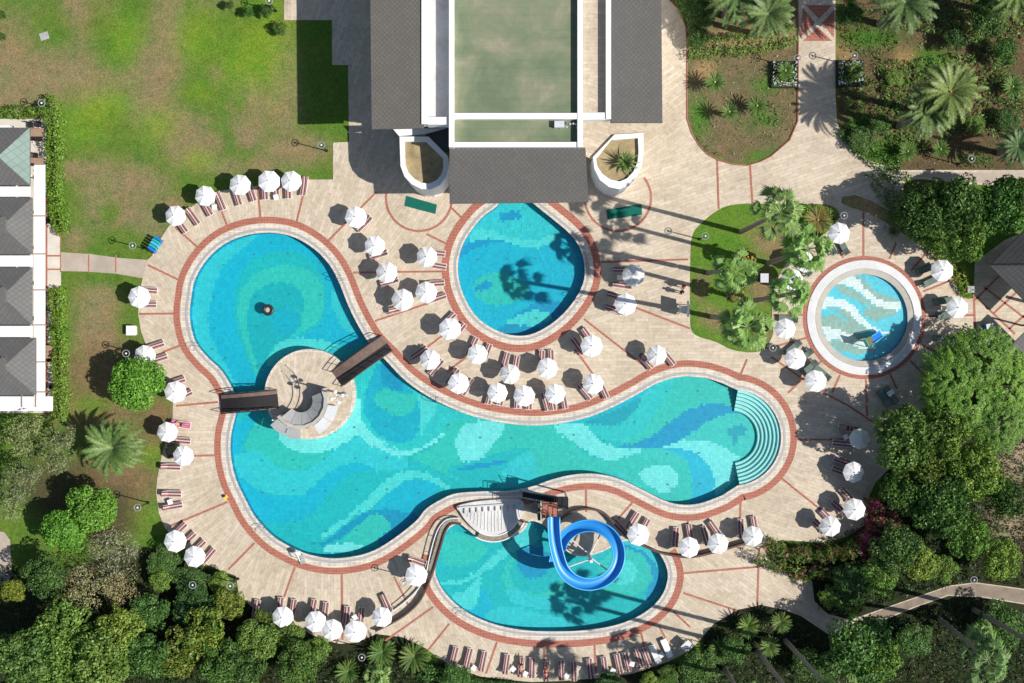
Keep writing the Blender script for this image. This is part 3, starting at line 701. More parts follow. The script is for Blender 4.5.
# island in the main pool
m = MB(); m.prism(W(offset(ISLAND, -2.2)), -.95, .34); struct(m.build('island', 'travertine'))
m = MB(); a, b = offset(ISLAND, -2.4), offset(ISLAND, 0); m.ribbon(W(a, .36), W(b, .36), True); m.ribbon(W(b, .36), W(b, -.95), True); m.ribbon(W(a, .30), W(a, .36), True); struct(m.build('island_rim', 'coping'))
# left path, side path, villa terrace
m = MB(); fill(m, [[Vector(p) for p in [(58,252),(90,254),(120,258),(150,260),(147,279),(115,273.5),(85,271.5),(58,271)]]], -.01); 
fill(m, [[Vector(p) for p in [(-20,530),(4,532),(10,540),(12,575),(5,585),(-20,590)]]], -.01); struct(m.build('path', 'concrete_path'))
m = MB()
for x0 in (88, 115): m.quad(*W([(x0,254.5),(x0+1.4,254.7),(x0+1.4,272.5),(x0,272.3)][::-1], -.004))
for a_, b_ in [((45.5,195),(47.5,412)),((60,222),(61,272))]: m.quad(*W([(a_[0],a_[1]),(b_[0],a_[1]),(b_[0],b_[1]),(a_[0],b_[1])][::-1], .012))
for yy in (255, 268.5): m.quad(*W([(47.5,yy),(60,yy),(60,yy+1.6),(47.5,yy+1.6)][::-1], .012))
struct(m.build('brick_inlay', 'brick_red'))
m = MB(); fill(m, [[Vector(p) for p in [(-40,119),(46,119),(47,222),(54,228),(61,238),(61,285),(52,290),(54,413),(-40,413)]]], .004); struct(m.build('terrace', 'terrace'))
simple('path_shade_tone', (.27, .215, .165), .9, .3, .7)  # path cover darkened, tree shade painted into its brown
m = MB(); fill(m, [[Vector(p) for p in [(858,619.5),(881.5,610),(915,598.5),(948.7,586.8),(975.6,583.4),(1040,592),(1040,606),(982,596.4),(948.7,594.7),(915,606.5),(881.5,620),(860,630)]]], .006); struct(m.build('garden_path', 'path_shade_tone'))
# shaded forecourt beside the building is grey stone
m = MB(); fill(m, [[Vector(p) for p in [(298,-40),(420,-40),(420,186),(400,190),(345,186),(341,178),(340,143),(351,142.5),(350.5,64),(334,63.5),(334,19),(298,19)]]], .006); struct(m.build('forecourt', 'travertine'))
m = MB(); fill(m, [[Vector(p) for p in [(905,172),(1040,172.5),(1040,186),(968,182),(923,177),(905,176.5)]]], .006); struct(m.build('side_path', 'concrete_path'))
# ================================================================ FURNITURE
def make_umbrella():
    t = thing('sun_umbrella', 'x', 'umbrella')
    m = MB(); m.lathe([(0, 0), (.26, 0), (.26, .07), (.06, .10), (0, .10)], n=12); m.build('base', 'stone_grey', t)
    m = MB(); m.tube([(0, 0, .1), (0, 0, 2.42)], .025); m.build('pole', 'pole_metal', t)
    # canopy: eight panels sagging between ribs, with a short valance
    m = MB(); n = 8; R = 1.05; rows = [(0.03, 2.40), (.35, 2.32), (.72, 2.18), (1.0, 2.03)]; vs = []; fs = []
    K = 6
    for i, (r, z) in enumerate(rows):
        for j in range(n * K):
            a = 2 * math.pi * j / (n * K); u = (j % K) / K; e = math.sin(math.pi * u)
            flat = math.cos(math.pi / n) / math.cos(abs(u - .5) * 2 * math.pi / n)
            vs.append((r * R * flat * math.cos(a), r * R * flat * math.sin(a), z - .05 * e * r - (.0)))
    for j in range(n * K):
        a = 2 * math.pi * j / (n * K); u = (j % K) / K; x, y, z = vs[(len(rows) - 1) * n * K + j]
        vs.append((x * 1.005, y * 1.005, z - .10 - .03 * math.sin(math.pi * u * 2) ** 2))
    for i in range(len(rows)):
        for j in range(n * K):
            j2 = (j + 1) % (n * K); fs.append((i * n * K + j, i * n * K + j2, (i + 1) * n * K + j2, (i + 1) * n * K + j))
    vs.append((0, 0, 2.42)); fs += [((j + 1) % (n * K), j, len(vs) - 1) for j in range(n * K)]
    m.add(vs, fs); m.build('canopy', 'canopy_cloth', t)
    m = MB(); m.lathe([(0, 2.56), (.04, 2.53), (.05, 2.47), (.02, 2.44)], n=8); m.build('finial', 'white_paint', t)
    for k in range(8):
        a = 2 * math.pi * k / 8; m = MB(); m.tube([(0, 0, 2.38), (.98 * math.cos(a), .98 * math.sin(a), 1.96)], .012, 5); m.build('rib', 'pole_metal', t)
    return t
UMB = Placer(make_umbrella())
ORD = ['first', 'second', 'third', 'fourth', 'fifth', 'sixth', 'seventh', 'eighth', 'ninth', 'tenth', 'eleventh', 'twelfth', 'thirteenth', 'fourteenth', 'fifteenth', 'sixteenth']
def umb(pts, fmt, group):
    for i, (x, y) in enumerate(pts):
        lb = fmt.format(o=ORD[i]) if isinstance(fmt, str) else fmt[i]
        p = P(x, y, 2.1); tl = random.uniform(-.06, .06)
        o = UMB.put((p.x, p.y, 0), random.uniform(0, 1), lb, group, (1, 1, random.uniform(.96, 1.05))); s = random.uniform(.97, 1.07); o.scale = (s, s, random.uniform(.97, 1.04))
        o.rotation_euler = (random.uniform(-.05, .05), random.uniform(-.05, .05), random.uniform(0, 1))
umb([(176,215.5),(205.5,195),(239.5,186),(268.4,181),(291.5,181)], 'white octagonal umbrella, {o} from the left of the arc against the top lawn', 'umbrellas along the lawn edge')
umb([(355.5,217),(375,245),(386.6,273),(403,299)], 'white umbrella, {o} from the top in the slanting line beside the left pool lobe', 'umbrellas between the pools')
umb([(427.6,256),(426.6,292.5),(450,328)], 'white umbrella, {o} from the top along the left rim of the round pool', 'umbrellas between the pools')
umb([(430.7,360),(457.8,384),(496.5,393),(525,396.7),(556,393.5),(593.5,385)], 'white umbrella, {o} from the left in the lower row above the big pool', 'umbrellas between the pools')
umb([(476.8,355),(510.5,374.7),(547,368),(590.8,346)], 'white umbrella, {o} from the left in the upper row under the round pool', 'umbrellas between the pools')
umb([(657.6,355),(634,275.5),(625.6,304.5)], ['white umbrella standing alone above the narrow right arm of the big pool', 'bluish white umbrella right of the round pool, nearer the building', 'white umbrella right of the round pool crossed by a palm trunk shadow'], 'umbrellas between the pools')
umb([(139.5,296.6),(144,354.8),(173.8,392),(167,432),(183.5,456),(174.8,541.7),(194.6,557.8)], ['white umbrella on the lawn edge just below the side path', 'white umbrella at the upper corner of the clipped round tree', 'white umbrella touching the right side of the clipped round tree', 'white umbrella beside the pink lounger right of the date palm', 'white umbrella right of the date palm, above a lone striped lounger', 'white umbrella over dark shrubs at the left terrace rim, upper of two', 'white umbrella over dark shrubs at the left terrace rim, lower of two'], 'umbrellas on the left terrace rim')
umb([(283,616.8),(315.2,622.7),(332,630),(354.3,631),(382.6,617.4)], 'white umbrella, {o} from the left in the row along the bottom shrubs', 'umbrellas on the bottom terrace rim')
umb([(415.8,575.4)], ['white umbrella beside the curved wooden wall left of the slide pool'], 'umbrellas on the bottom terrace rim')
umb([(637.8,535.7),(688.8,548),(718.6,543),(753.4,536)], 'white umbrella, {o} from the left in the row right of the blue slide', 'umbrellas right of the slide')
umb([(859.8,438.4),(853.2,472),(855,509.8),(831.7,527)], ['bluish white umbrella tucked under the edge of the big right tree', 'white umbrella speckled by leaf shadow beside the big right tree', 'white umbrella at the right corner of the terrace by pink flowers', 'white umbrella above the oleander hedge near the right corner'], 'umbrellas on the right terrace')
umb([(785.8,329.4),(795,359),(815.7,381.4),(840.4,233.3),(804.8,262),(793,279),(943.7,270.4),(959,308)], ['white umbrella between the palm garden and the splash pool', 'white umbrella lower left of the splash pool beside a ring lamp', 'white umbrella below left of the splash pool next to green loungers', 'white umbrella above the splash pool at the hedge corner', 'white umbrella half hidden under a fan palm, upper of two', 'white umbrella half hidden under a fan palm, lower of two', 'white umbrella right of the splash pool, upper one by the hedge', 'white umbrella right of the splash pool, lower one near the tiled court'], 'umbrellas round the splash pool')

def make_lounger(kind):
    fr, ma = {'stripe': ('plastic_white', 'stripe_fabric'), 'green': ('green_fabric', 'green_fabric'), 'white': ('plastic_white', 'plastic_white'), 'pink': ('plastic_white', 'cloth_pink')}[kind]
    t = thing('sun_lounger', 'x', 'sun lounger')
    m = MB()
    for s in (-1, 1): m.box((0, s * .31, .30), (1.95, .05, .06))
    for x in (-.95, .95, .2): m.box((x, 0, .30), (.05, .60, .05))
    m.build('frame', fr, t)
    for sx in (-.75, .75):
        for sy in (-.29, .29):
            m = MB(); m.box((sx, sy, .135), (.06, .05, .27), taper=1.2); m.build('leg', fr, t)
    m = MB(); m.box((-.30, 0, .37), (1.28, .58, .08), taper=.97); m.build('mattress', ma, t)
    m = MB(); m.box((.62, 0, .50), (.70, .58, .08), taper=.97, ry=-math.radians(26)); b = m.build('backrest', ma, t)
    m = MB(); m.box((.83, 0, .655), (.22, .42, .07), taper=.85, ry=-math.radians(26)); m.build('pillow', ma, t)
    return t
LO = {k: Placer(make_lounger(k)) for k in ('stripe', 'green', 'white', 'pink')}
GRP = {'stripe': 'maroon and white striped loungers', 'green': 'dull green loungers round the splash pool', 'white': 'white plastic loungers at the bottom rim', 'pink': 'loungers draped with pink towels'}
def loungers(kind, pts, fmt):   # angle: image direction (down positive) from foot to head
    for i, q in enumerate(pts):
        x, y, a = q[:3]; p = P(x, y, .35); lb = fmt.format(o=ORD[i]) if isinstance(fmt, str) else fmt[i]
        LO[kind].put((p.x, p.y, 0), -math.radians(a), lb, GRP[kind])
loungers('stripe', [(180.5,224.5,-125),(192.7,216.4,-125),(206,207,-120),(220,201,-112),(236.6,196,-108),(251,192,-108),(264.5,190,-95),(276,190,-95),(288,189,-92),(303.8,186,-82)], 'striped lounger, {o} from the left in the arc facing the left pool lobe')
loungers('stripe', [(364,223.4,-45),(378.4,254.6,-17),(389.2,281.5,-17),(398,309,165)], 'striped lounger, {o} from the top in the line beside the left pool lobe')
loungers('stripe', [(435.5,253,185),(436.8,265.6,190),(435,283.5,175),(437,298,162),(448,320,135),(458.5,331,130)], 'striped lounger, {o} from the top along the left rim of the round pool')
loungers('stripe', [(472.4,346,115),(486.5,353,110),(505,361.5,105),(515.4,365,100),(541.5,360,92),(551,359.5,88),(578,346,55),(588,336,55)], 'striped lounger, {o} from the left just below the round pool rim')
loungers('stripe', [(419,352.7,-35),(436,367,-50),(452.5,376.5,-55),(467,386.5,-60),(490,395,-75),(502,396,-75),(517,399,-88),(529,400,-90),(545.6,401.5,-105),(552,401,-100),(563.5,399.5,-100),(585,391.7,-130),(603,389.5,-115)], 'striped lounger, {o} from the left in the row beside the big pool')
loungers('stripe', [(645.7,361,-130),(668,357.5,-130),(622.7,269.5,0),(622,285,8),(616,295.8,14),(614.4,309.4,20)], ['striped lounger left of the lone umbrella above the right pool arm', 'striped lounger right of the lone umbrella above the right pool arm', 'striped lounger right of the round pool, nearest the building', 'striped lounger below the small white table right of the round pool', 'striped lounger above the trunk-shadowed umbrella right of the round pool', 'striped lounger below the trunk-shadowed umbrella right of the round pool'])
loungers('stripe', [(147.7,290.3,183),(147,304.5,180),(154.8,345.8,162),(158,358.6,162),(175.7,381.6,162),(183.3,395.4,155),(181,440.5,185),(171,466.8,182),(171.8,493.8,182),(173,506.2,170),(178.8,530,136),(188,539.5,136),(197.8,547.5,134),(208,556,130)], 'striped lounger, {o} from the top on the left terrace beside the lawn')
loungers('pink', [(181,424.5,190)], ['lounger draped with a pink towel right of the date palm'])
loungers('stripe', [(256,609.5,100)], ['shaded striped lounger at the lower left terrace corner by the shrubs'])
loungers('stripe', [(280,607,95),(292.7,609,98),(312.7,609,100),(325,612,97),(346.4,616,96),(361,617,95),(386,603,66),(417,561,200)], 'striped lounger, {o} from the left in the row along the bottom shrubs')
loungers('stripe', [(453.8,656.4,104),(468,658,104),(482.8,661,102),(506.2,664,98),(521,667,96),(532,667.5,92),(546,671,90),(561.3,670,88),(573.7,671,88),(590,668.6,84),(604.5,666.5,82),(618.2,663.5,78),(627,662,76),(638,658,72),(646.2,657,70)], 'striped lounger, {o} from the left in the bottom row below the slide pool')
loungers('white', [(655,654,66),(666.5,648,66)], ['white plastic lounger ending the bottom row, left of the pair', 'white plastic lounger ending the bottom row, right of the pair'])
loungers('stripe', [(632.5,520.5,122),(643.8,527,118),(620,527.5,48),(675.5,537,95),(690,534,80),(705,535.5,75),(715,529,55),(741,528.5,88),(754.6,526,80)], 'striped lounger, {o} counting from the slide towards the right terrace')
loungers('stripe', [(848,428,10),(842,443.5,5),(843,461,20),(841,471.5,20),(847,495,48),(839,508,42),(828,517,46),(820.5,526.5,42)], 'striped lounger, {o} from the top on the right terrace beside the big tree')
loungers('green', [(788,319,5),(793,347.6,-40),(805,356,-40),(809.5,367.6,-40),(822.3,373,40),(804,268,50),(790,287,40),(830.5,246,62),(843,246,62),(884,398,58),(891,395,55)], 'dull green lounger, {o} on the left and lower side of the splash pool')
loungers('green', [(925.7,269,160),(931.4,281,155),(943,301,172),(945.6,315,172),(943,339,185)], 'dull green lounger, {o} from the top right of the splash pool')

# small tables
def make_table():
    t = thing('side_table', 'x', 'side table')
    m = MB(); m.box((0, 0, .44), (.5, .5, .04)); m.build('table_top', 'plastic_white', t)
    for sx in (-1, 1):
        for sy in (-1, 1): m = MB(); m.box((sx * .2, sy * .2, .21), (.05, .05, .42)); m.build('leg', 'plastic_white', t)
    return t
TB = Placer(make_table())
for (x, y, lb) in [(214.3,207,'between the two left pairs of loungers facing the left lobe'),(619.5,277.5,'between loungers right of the round pool'),(354.8,617.5,'in the row above the bottom shrubs'),(170,502,'beside a lone striped lounger on the left terrace'),(474,668,'left-most in the bottom row of loungers'),(513,669,'left of a reclining person in the bottom row'),(525.7,674,'beside a reclining person in the bottom row'),(567,675.7,'between two loungers at the middle of the bottom row'),(613,671,'right of the middle of the bottom row'),(632,664,'nearest the right end of striped loungers'),(661.5,655,'between the two white plastic loungers'),(846,437,'beside the bluish umbrella under the big right tree'),(944.7,308.5,'between green loungers right of the splash pool'),(276,197,'under the top lawn umbrellas, between loungers')]:
    p = P(x, y, .44); TB.put((p.x, p.y, 0), random.uniform(0, 1.5), 'small white side table ' + lb, 'white side tables among the loungers')

# ring lamps
simple('lamp_grey', (.30, .31, .33), .4, .1, 3)
def make_lamp():
    t = thing('ring_lamp', 'x', 'lamp')
    m = MB(); m.tube([(0, 0, 0), (0, 0, 2.95)], [.07, .045], 8); m.lathe([(0, 0), (.14, 0), (.14, .1), (.07, .18)], n=10); m.build('post', 'dark_metal', t)
    m = MB(); R = .33; m.tube([(R * math.cos(a), R * math.sin(a), 3.15) for a in [2 * math.pi * i / 24 for i in range(24)]], .038, 6, closed=True); m.build('ring', 'lamp_grey', t)
    m = MB(); m.lathe([(0, 3.28), (.07, 3.25), (.10, 3.17), (.07, 3.08), (0, 3.02)], n=12); m.build('globe', 'plastic_white', t)
    m = MB()
    for a in (0, math.pi / 2): m.box((0, 0, 3.02), (.64, .03, .03), rz=a)
    m.build('bracket', 'dark_metal', t); return t
LM = Placer(make_lamp())
for x, y, lb in [(41.5,103,'beside the villa hedge corner on the brown lawn'),(132.5,245.6,'on the lawn above the side path'),(321.3,145,'on the lawn beside the building forecourt'),(269,1,'at the top edge of the lawn'),(126,353.4,'in the shade above the clipped round tree'),(137.5,507.5,'on bare soil below the date palm'),(192.5,585,'in dark shrubs, left of the lower left pair'),(230,586,'in dark shrubs, right of the lower left pair'),(361.7,657.5,'among the cycads below the bottom umbrellas'),(403,583,'on paving left of the slide pool'),(705.3,236,'on the left side of the palm garden'),(844,215.5,'at the right tip of the palm garden hedge'),(772.8,347.7,'at the lower right corner of the palm garden'),(797.5,58,'left of the walkway beside the cycad bed'),(854.3,55.5,'right of the walkway above a square planting'),(971.7,158.7,'near the side path at the upper right garden'),(974,580,'beside the winding path at the lower right')]:
    p = P(x, y, 3.15); LM.put((p.x, p.y, 0), random.uniform(0, 1.5), 'ring-topped garden lamp ' + lb, 'ring lamps of the garden')

# ================================================================ BRIDGES
def bridge(name, label, corners, h0, arch, strip_w, strip_off):
    a, b, c, d = [P(x, y, .9) for x, y in corners]   # a,b one end ; d,c other end
    e0 = (a + b) / 2; e1 = (c + d) / 2; ax = (e1 - e0); L_ = math.hypot(ax.x, ax.y); w = (a - b).length; rz = math.atan2(ax.y, ax.x); mid = (e0 + e1) / 2
    t = thing(name, label, 'footbridge', (mid.x, mid.y, 0), rz)
    n = 18; zf = lambda u: h0 + arch * math.sin(math.pi * u)
    def strip(y0, y1, dz, th, nm, mt):
        m = MB(); vs = []; fs = []
        for i in range(n + 1):
            u = i / n; x = -L_ / 2 + L_ * u; z = zf(u) + dz
            vs += [(x, y0, z), (x, y1, z), (x, y1, z - th), (x, y0, z - th)]
        for i in range(n):
            o = i * 4
            for j in range(4): fs.append((o + j, o + 4 + j, o + 4 + (j + 1) % 4, o + (j + 1) % 4))
        fs += [(0, 1, 2, 3), (n * 4 + 3, n * 4 + 2, n * 4 + 1, n * 4)]
        m.add(vs, fs); return m.build(nm, mt, t)
    m = MB()
    for i in range(int(L_ / .16)):
        u = (i + .5) / int(L_ / .16); x = -L_ / 2 + L_ * u; sl = math.atan(arch * math.pi / L_ * math.cos(math.pi * u)); m.box((x, 0, zf(u) - .03), (.15, w, .06), ry=-sl)
    m.build('deck', 'wood_bridge', t)
    if strip_w: strip(strip_off - strip_w / 2, strip_off + strip_w / 2, .03, .02, 'mat', 'rubber_black')  # darker strip laid along the deck boards
    for s in (-1, 1):
        m = MB()
        m.tube([(-L_ / 2 + L_ * i / n, s * w / 2, zf(i / n) + .95) for i in range(n + 1)], .045, 6)
        m.tube([(-L_ / 2 + L_ * i / n, s * w / 2, zf(i / n) + .5) for i in range(n + 1)], .025, 6)
        for i in range(0, n + 1, 3): m.tube([(-L_ / 2 + L_ * i / n, s * w / 2, zf(i / n) - .05), (-L_ / 2 + L_ * i / n, s * w / 2, zf(i / n) + .95)], .035, 6)
        m.build('railing', 'dark_metal', t)
        strip(s * w / 2 - .06, s * w / 2 + .06, -.07, .22, 'beam', 'wood_dark')
bridge('footbridge', 'brown arched footbridge from the island to the upper right terrace', [(331,371.6),(341,386.6),(392,350),(381,336)], .35, .65, .8, -.42)
bridge('footbridge', 'dark short footbridge from the left terrace to the island', [(220.4,395),(220.4,413.5),(277.5,408.5),(276,390)], .35, .6, 1.35, -.18)

# ================================================================ ISLAND WATERFALL CANOPY AND MAST
t = thing('curved_canopy', 'curved canopy of pale stone panels over the island seating', 'canopy', (0, 0, 0)); cx, cy = 300, 401
o0 = P(cx, cy, 2.0); t.location = (o0.x, o0.y, .34)
def arcpanel(r0, r1, a0, a1, z0, z1, nm, mt, th=.08):
    m = MB(); n = 8; A_ = []; B_ = []
    for i in range(n + 1):
        a = math.radians(a0 + (a1 - a0) * i / n); A_.append(Vector((r0 * math.cos(a), -r0 * math.sin(a), z0))); B_.append(Vector((r1 * math.cos(a), -r1 * math.sin(a), z1)))
    dz = Vector((0, 0, -th)); m.ribbon(B_, A_); m.ribbon([p + dz for p in A_], [p + dz for p in B_]); m.ribbon(A_, [p + dz for p in A_]); m.ribbon([p + dz for p in B_], B_)
    m.quad(A_[0], B_[0], B_[0] + dz, A_[0] + dz); m.quad(B_[-1], A_[-1], A_[-1] + dz, B_[-1] + dz); return m.build(nm, mt, t)
for i in range(6): arcpanel(1.15, 2.35, -22 + i * 27, 4 + i * 27, 1.2, 1.75, 'inner_panel', 'stone_grey')
for i in range(5):
    if i == 2: continue
    arcpanel(2.75, 3.75, 8 + i * 27, 33 + i * 27, 1.8, 1.65, 'outer_panel', 'stone_pale' if i < 3 else 'stone_grey')
arcpanel(2.40, 2.72, -28, 145, 1.9, 1.9, 'rim_wall', 'lip_grey', 1.85)
for a in (0, 45, 90, 135):
    m = MB(); r = 3.3; q = math.radians(a + 10); m.tube([(r * math.cos(q), -r * math.sin(q), 0), (r * math.cos(q), -r * math.sin(q), 1.62)], .07); m.build('post', 'white_paint', t)
t = thing('lamp_mast', 'tall mast with an ornate white lamp head on the island', 'lamp'); b = P(345, 394.6, .34); t.location = b
m = MB(); m.tube([(0, 0, 0), (0, 0, 5.0)], [.12, .07], 10); m.lathe([(0, 0), (.28, 0), (.28, .15), (.12, .3)], n=12); m.build('pole', 'pole_metal', t)
m = MB()
for k in range(4):
    a = k * math.pi / 2 + .3; m.tube([(0, 0, 4.7), (.3 * math.cos(a), .3 * math.sin(a), 5.1), (.55 * math.cos(a), .55 * math.sin(a), 4.95)], .04, 6)
m.build('arm', 'white_paint', t)
for k in range(4):
    a = k * math.pi / 2 + .3; m = MB(); m.lathe([(0, 5.2), (.15, 5.12), (.2, 4.95), (.12, 4.78), (0, 4.75)], (.55 * math.cos(a), .55 * math.sin(a), 0), 10); m.build('lamp_globe', 'white_paint', t)
# low curved walls on the island
t = tag(MB().ribbon(W(circ(268, 397, 25, -70, 62, 24), 0.0), W(circ(268, 397, 25, -70, 62, 24), 0.0)).build('low_wall', 'lip_grey'), 'low curved stone kerb ring on the left half of the island', 'kerb')
me = MB()
for r in (24, 31):
    a, b = circ(270, 392, r, -58, 64, 30), circ(270, 392, r + 1.2, -58, 64, 30); me.ribbon(W(a, .46), W(b, .46)); me.ribbon(W(a, .34), W(a, .46)); me.ribbon(W(b, .46), W(b, .34))
tmp = me.build('low_wall_tmp', 'lip_grey'); t.data = tmp.data; bpy.data.objects.remove(tmp)

# ================================================================ SLIDE
t = thing('water_slide', 'bright blue open spiral water slide over the small pool', 'water slide', P(588, 552, 0)); O = Vector(t.location)
path = [(553.5,516.5,4.3),(553.8,530,4.25),(554.8,541,4.1),(557.0,552,3.95)]
for a in range(160, -170, -12):
    f = (160 - a) / 360.0; h = 3.8 - f * 2.9; path.append((588.6 + 29.8 * math.cos(math.radians(a)), 554 + 29.2 * math.sin(math.radians(a)), h))
path += [(557.3, 551, .85), (555.5, 557, .65), (554.5, 562, .5)]
pw = [P(x, y, h) - O for x, y, h in path]
# smooth in 3D
def spl3(p, k=4):
    out = []; n = len(p)
    for i in range(n - 1):
        a, b, c, d = p[max(i - 1, 0)], p[i], p[i + 1], p[min(i + 2, n - 1)]
        for j in range(k): s = j / k; out.append(.5 * ((2 * b) + (c - a) * s + (2 * a - 5 * b + 4 * c - d) * s * s + (3 * b - a - 3 * c + d) * s ** 3))
    out.append(p[-1]); return out
pw = spl3(pw); m = MB(); K = 10; vs = []; fs = []; rl = [[], []]
for i, p in enumerate(pw):
    tg = (pw[min(i + 1, len(pw) - 1)] - pw[max(i - 1, 0)]); tg.z = 0; tg.normalize(); sd = Vector((tg.y, -tg.x, 0))
    for side, rr in ((1, .56), (-1, .50)):
        pass
    for lay, rad in ((0, .56), (1, .51)):
        for j in range(K + 1):
            q = math.pi * j / K; vs.append(p + sd * (-math.cos(q) * rad) + Vector((0, 0, .50 - math.sin(q) * rad)))
    rl[0].append(p - sd * .56 + Vector((0, 0, .5))); rl[1].append(p + sd * .56 + Vector((0, 0, .5)))
S = 2 * (K + 1)
for i in range(len(pw) - 1):
    for lay in (0, 1):
        for j in range(K):
            a = i * S + lay * (K + 1) + j; f = (a, a + 1, a + S + 1, a + S); fs.append(f if lay else f[::-1])
m.add(vs, fs); m.build('flume', 'slide_blue', t, True)
for r_ in rl: m = MB(); m.tube(r_, .06, 8); m.build('lip', 'slide_blue_light', t, True)
for q in range(9, len(pw) - 4, 11):
    p = pw[q]; tg = (pw[q + 1] - pw[q - 1]); tg.z = 0; tg.normalize(); sd = Vector((tg.y, -tg.x, 0)); m = MB()
    m.tube([p + sd * (-math.cos(math.pi * j / 12) * .575) + Vector((0, 0, .50 - math.sin(math.pi * j / 12) * .575)) for j in range(13)], .05, 6); m.build('flange', 'slide_blue_light', t, True)
m = MB(); m.tube([(0, 0, -.7), (0, 0, 4.6)], .16, 12); m.build('central_pillar', 'white_stain', t)
for a in (150, 40, -60, -140):
    f = ((160 - a) % 360) / 360; h = 3.6 - f * 2.9 - .1; e = P(588.6 + 29.5 * math.cos(math.radians(a)), 554 + 29.5 * math.sin(math.radians(a)), h) - O
    m = MB(); m.tube([(0, 0, h), e], .07, 8); m.build('support_arm', 'white_stain', t)
for x, y, h in [(553.6, 536, 4.1)]:
    e = P(x, y, h) - O; m = MB(); m.tube([(e.x, e.y, -.7), (e.x, e.y, e.z - .04)], .09, 8); m.build('support_post', 'white_stain', t)
# tower
t = thing('slide_tower', 'white slide tower with dark stairs and a small red platform', 'tower', P(549, 510, 3.8)); t.location.z = 0
m = MB(); m.box((0.05, 0, 3.9), (1.5, 1.5, .14)); m.build('platform', 'brick_red', t)
m = MB(); m.box((1.25, .75, 3.82), (1.1, 1.1, .12)); m.build('landing', 'dark_metal', t)
for sx in (-.62, .72):
    for sy in (-.65, .65): m = MB(); m.box((sx, sy, 1.91), (.14, .14, 3.82)); m.build('post', 'white_stain', t)
m = MB(); m.box((1.7, 1.2, 1.88), (.14, .14, 3.76)); m.build('post', 'white_stain', t)
m = MB()
for (a, b) in [((-.68, -.72), (-.68, .72)), ((-.68, .72), (.2, .72)), ((.78, -.72), (.78, .2)), ((1.78, .25), (1.78, 1.28)), ((.8, .25), (1.78, .25))]:
    m = MB()
    for z in (4.4, 4.85): m.tube([(*a, z), (*b, z)], .03, 6)
    for q in (a, b): m.tube([(*q, 3.9), (*q, 4.85)], .03, 6)
    m.build('railing', 'dark_metal', t)
m = MB()
for i in range(16): m.box((.62 - i * .20, .98, 3.72 - i * .24), (.24, .62, .05))
m.build('stairs', 'dark_metal', t)
for y in (.64, 1.32): m = MB(); m.tube([(.75, y, 3.8), (-2.5, y, .05)], .06, 6); m.build('stringer', 'white_stain', t)
for y in (.64, 1.32):
    m = MB(); m.tube([(.75, y, 4.7), (-2.5, y, .95)], .035, 6)
    for k in range(4): m.tube([(.5 - k * .95, y, 3.55 - k * 1.1), (.5 - k * .95, y, 4.45 - k * 1.1)], .03, 5)
    m.build('handrail', 'dark_metal', t)
m = MB(); m.box((-.95, -.2, 1.9), (.25, 1.6, 3.8)); m.build('side_panel', 'ac_dark', t)

# ================================================================ CASCADE between pools
t = thing('water_cascade', 'white fan-shaped cascade steps dropping into the slide pool', 'fountain')
m = MB(); fan = spline([(457,506),(470,502),(490,499.5),(510,499),(522,500.5),(524,511),(516,523),(505,531),(492,534.5),(478,531),(466,520),(460,511)], step=2)
m.prism(W(fan), -.5, .42); m.build('basin', 'white_stain', t)
m = MB(); m.box((P(490, 504.6, 0) + Vector((0, 0, .50))), (6.2, .16, .16), rz=math.radians(4)); m.build('weir', 'stone_pale', t)
for i in range(9):
    p = P(464.5 + i * 6.2, 510 - i * .55, .5); m = MB(); m.box((p.x, p.y, .49), (.12, .32, .14)); m.tube([(p.x, p.y - .1, .55), (p.x, p.y - .35, .55)], .05, 6); m.build('spout', 'stone_grey', t)
m = MB(); a = circ(493, 507, 28, 28, 118, 24); b = circ(493, 507, 34, 22, 118, 24); m.ribbon(W(a, .36), W(b, .36)); m.ribbon(W(b, .36), W(b, -.8)); m.ribbon(W(a, .30), W(a, .36)); m.build('pebble_bed', 'pebble', t)
for r in (28, 34): m = MB(); m.tube(W(circ(493, 507, r, 24, 120, 24), .40), .07, 6); m.build('rim', 'white_paint', t)
# ribs of the white fan
m = MB()
for i in range(17):
    x = 465 + i * 3.35; yb = 531 - abs(i - 8.5) ** 2 * .26; a_, b_ = P(x, 513 - i * .3, 0), P(x + (i - 8) * .15, yb, 0); m.tube([(a_.x, a_.y, .44), (b_.x, b_.y, .44)], .035, 5)
m.build('ribs', 'stone_pale', t)

def wall_along(name, label, cat, pts, w, h, mt, top=None, z0=0):
    pts = spline(pts, False, 3); t = thing(name, label, cat, W([pts[len(pts) // 2]])[0]); O = Vector(t.location)
    a, b = offset(pts, w / 2, False), offset(pts, -w / 2, False); A0 = [v - O for v in W(a, z0)]; B0 = [v - O for v in W(b, z0)]; A1 = [v - O for v in W(a, h)]; B1 = [v - O for v in W(b, h)]
    m = MB(); m.ribbon(A1, B1); m.ribbon(A0, A1); m.ribbon(B1, B0); m.quad(A0[0], B0[0], B1[0], A1[0]); m.quad(A0[-1], A1[-1], B1[-1], B0[-1]); m.build('wall', mt, t)
    if top:
        m = MB(); m.tube([(v + u) / 2 + Vector((0, 0, .45)) for v, u in zip(A1, B1)], .05, 6)
        for v, u in list(zip(A1, B1))[::5]: m.tube([(v + u) / 2, (v + u) / 2 + Vector((0, 0, .45))], .035, 5)
        m.build('rail', top, t)
wall_along('planter_wall', 'curved pebble-filled planter edge left of the slide pool', 'planter', [(458,519.5),(449,522),(443.5,529),(440,541),(436,555),(431,570)], 6.5, .4, 'pebble')
wall_along('timber_wall', 'dark timber wall curling from the cascade down to the bottom umbrellas', 'wall', [(461,523.5),(452,523),(446,530),(442.5,541),(438.8,553),(434.5,568),(428,585),(420,600),(408,612),(394,621),(376,630)], 1.6, .6, 'wood_dark')
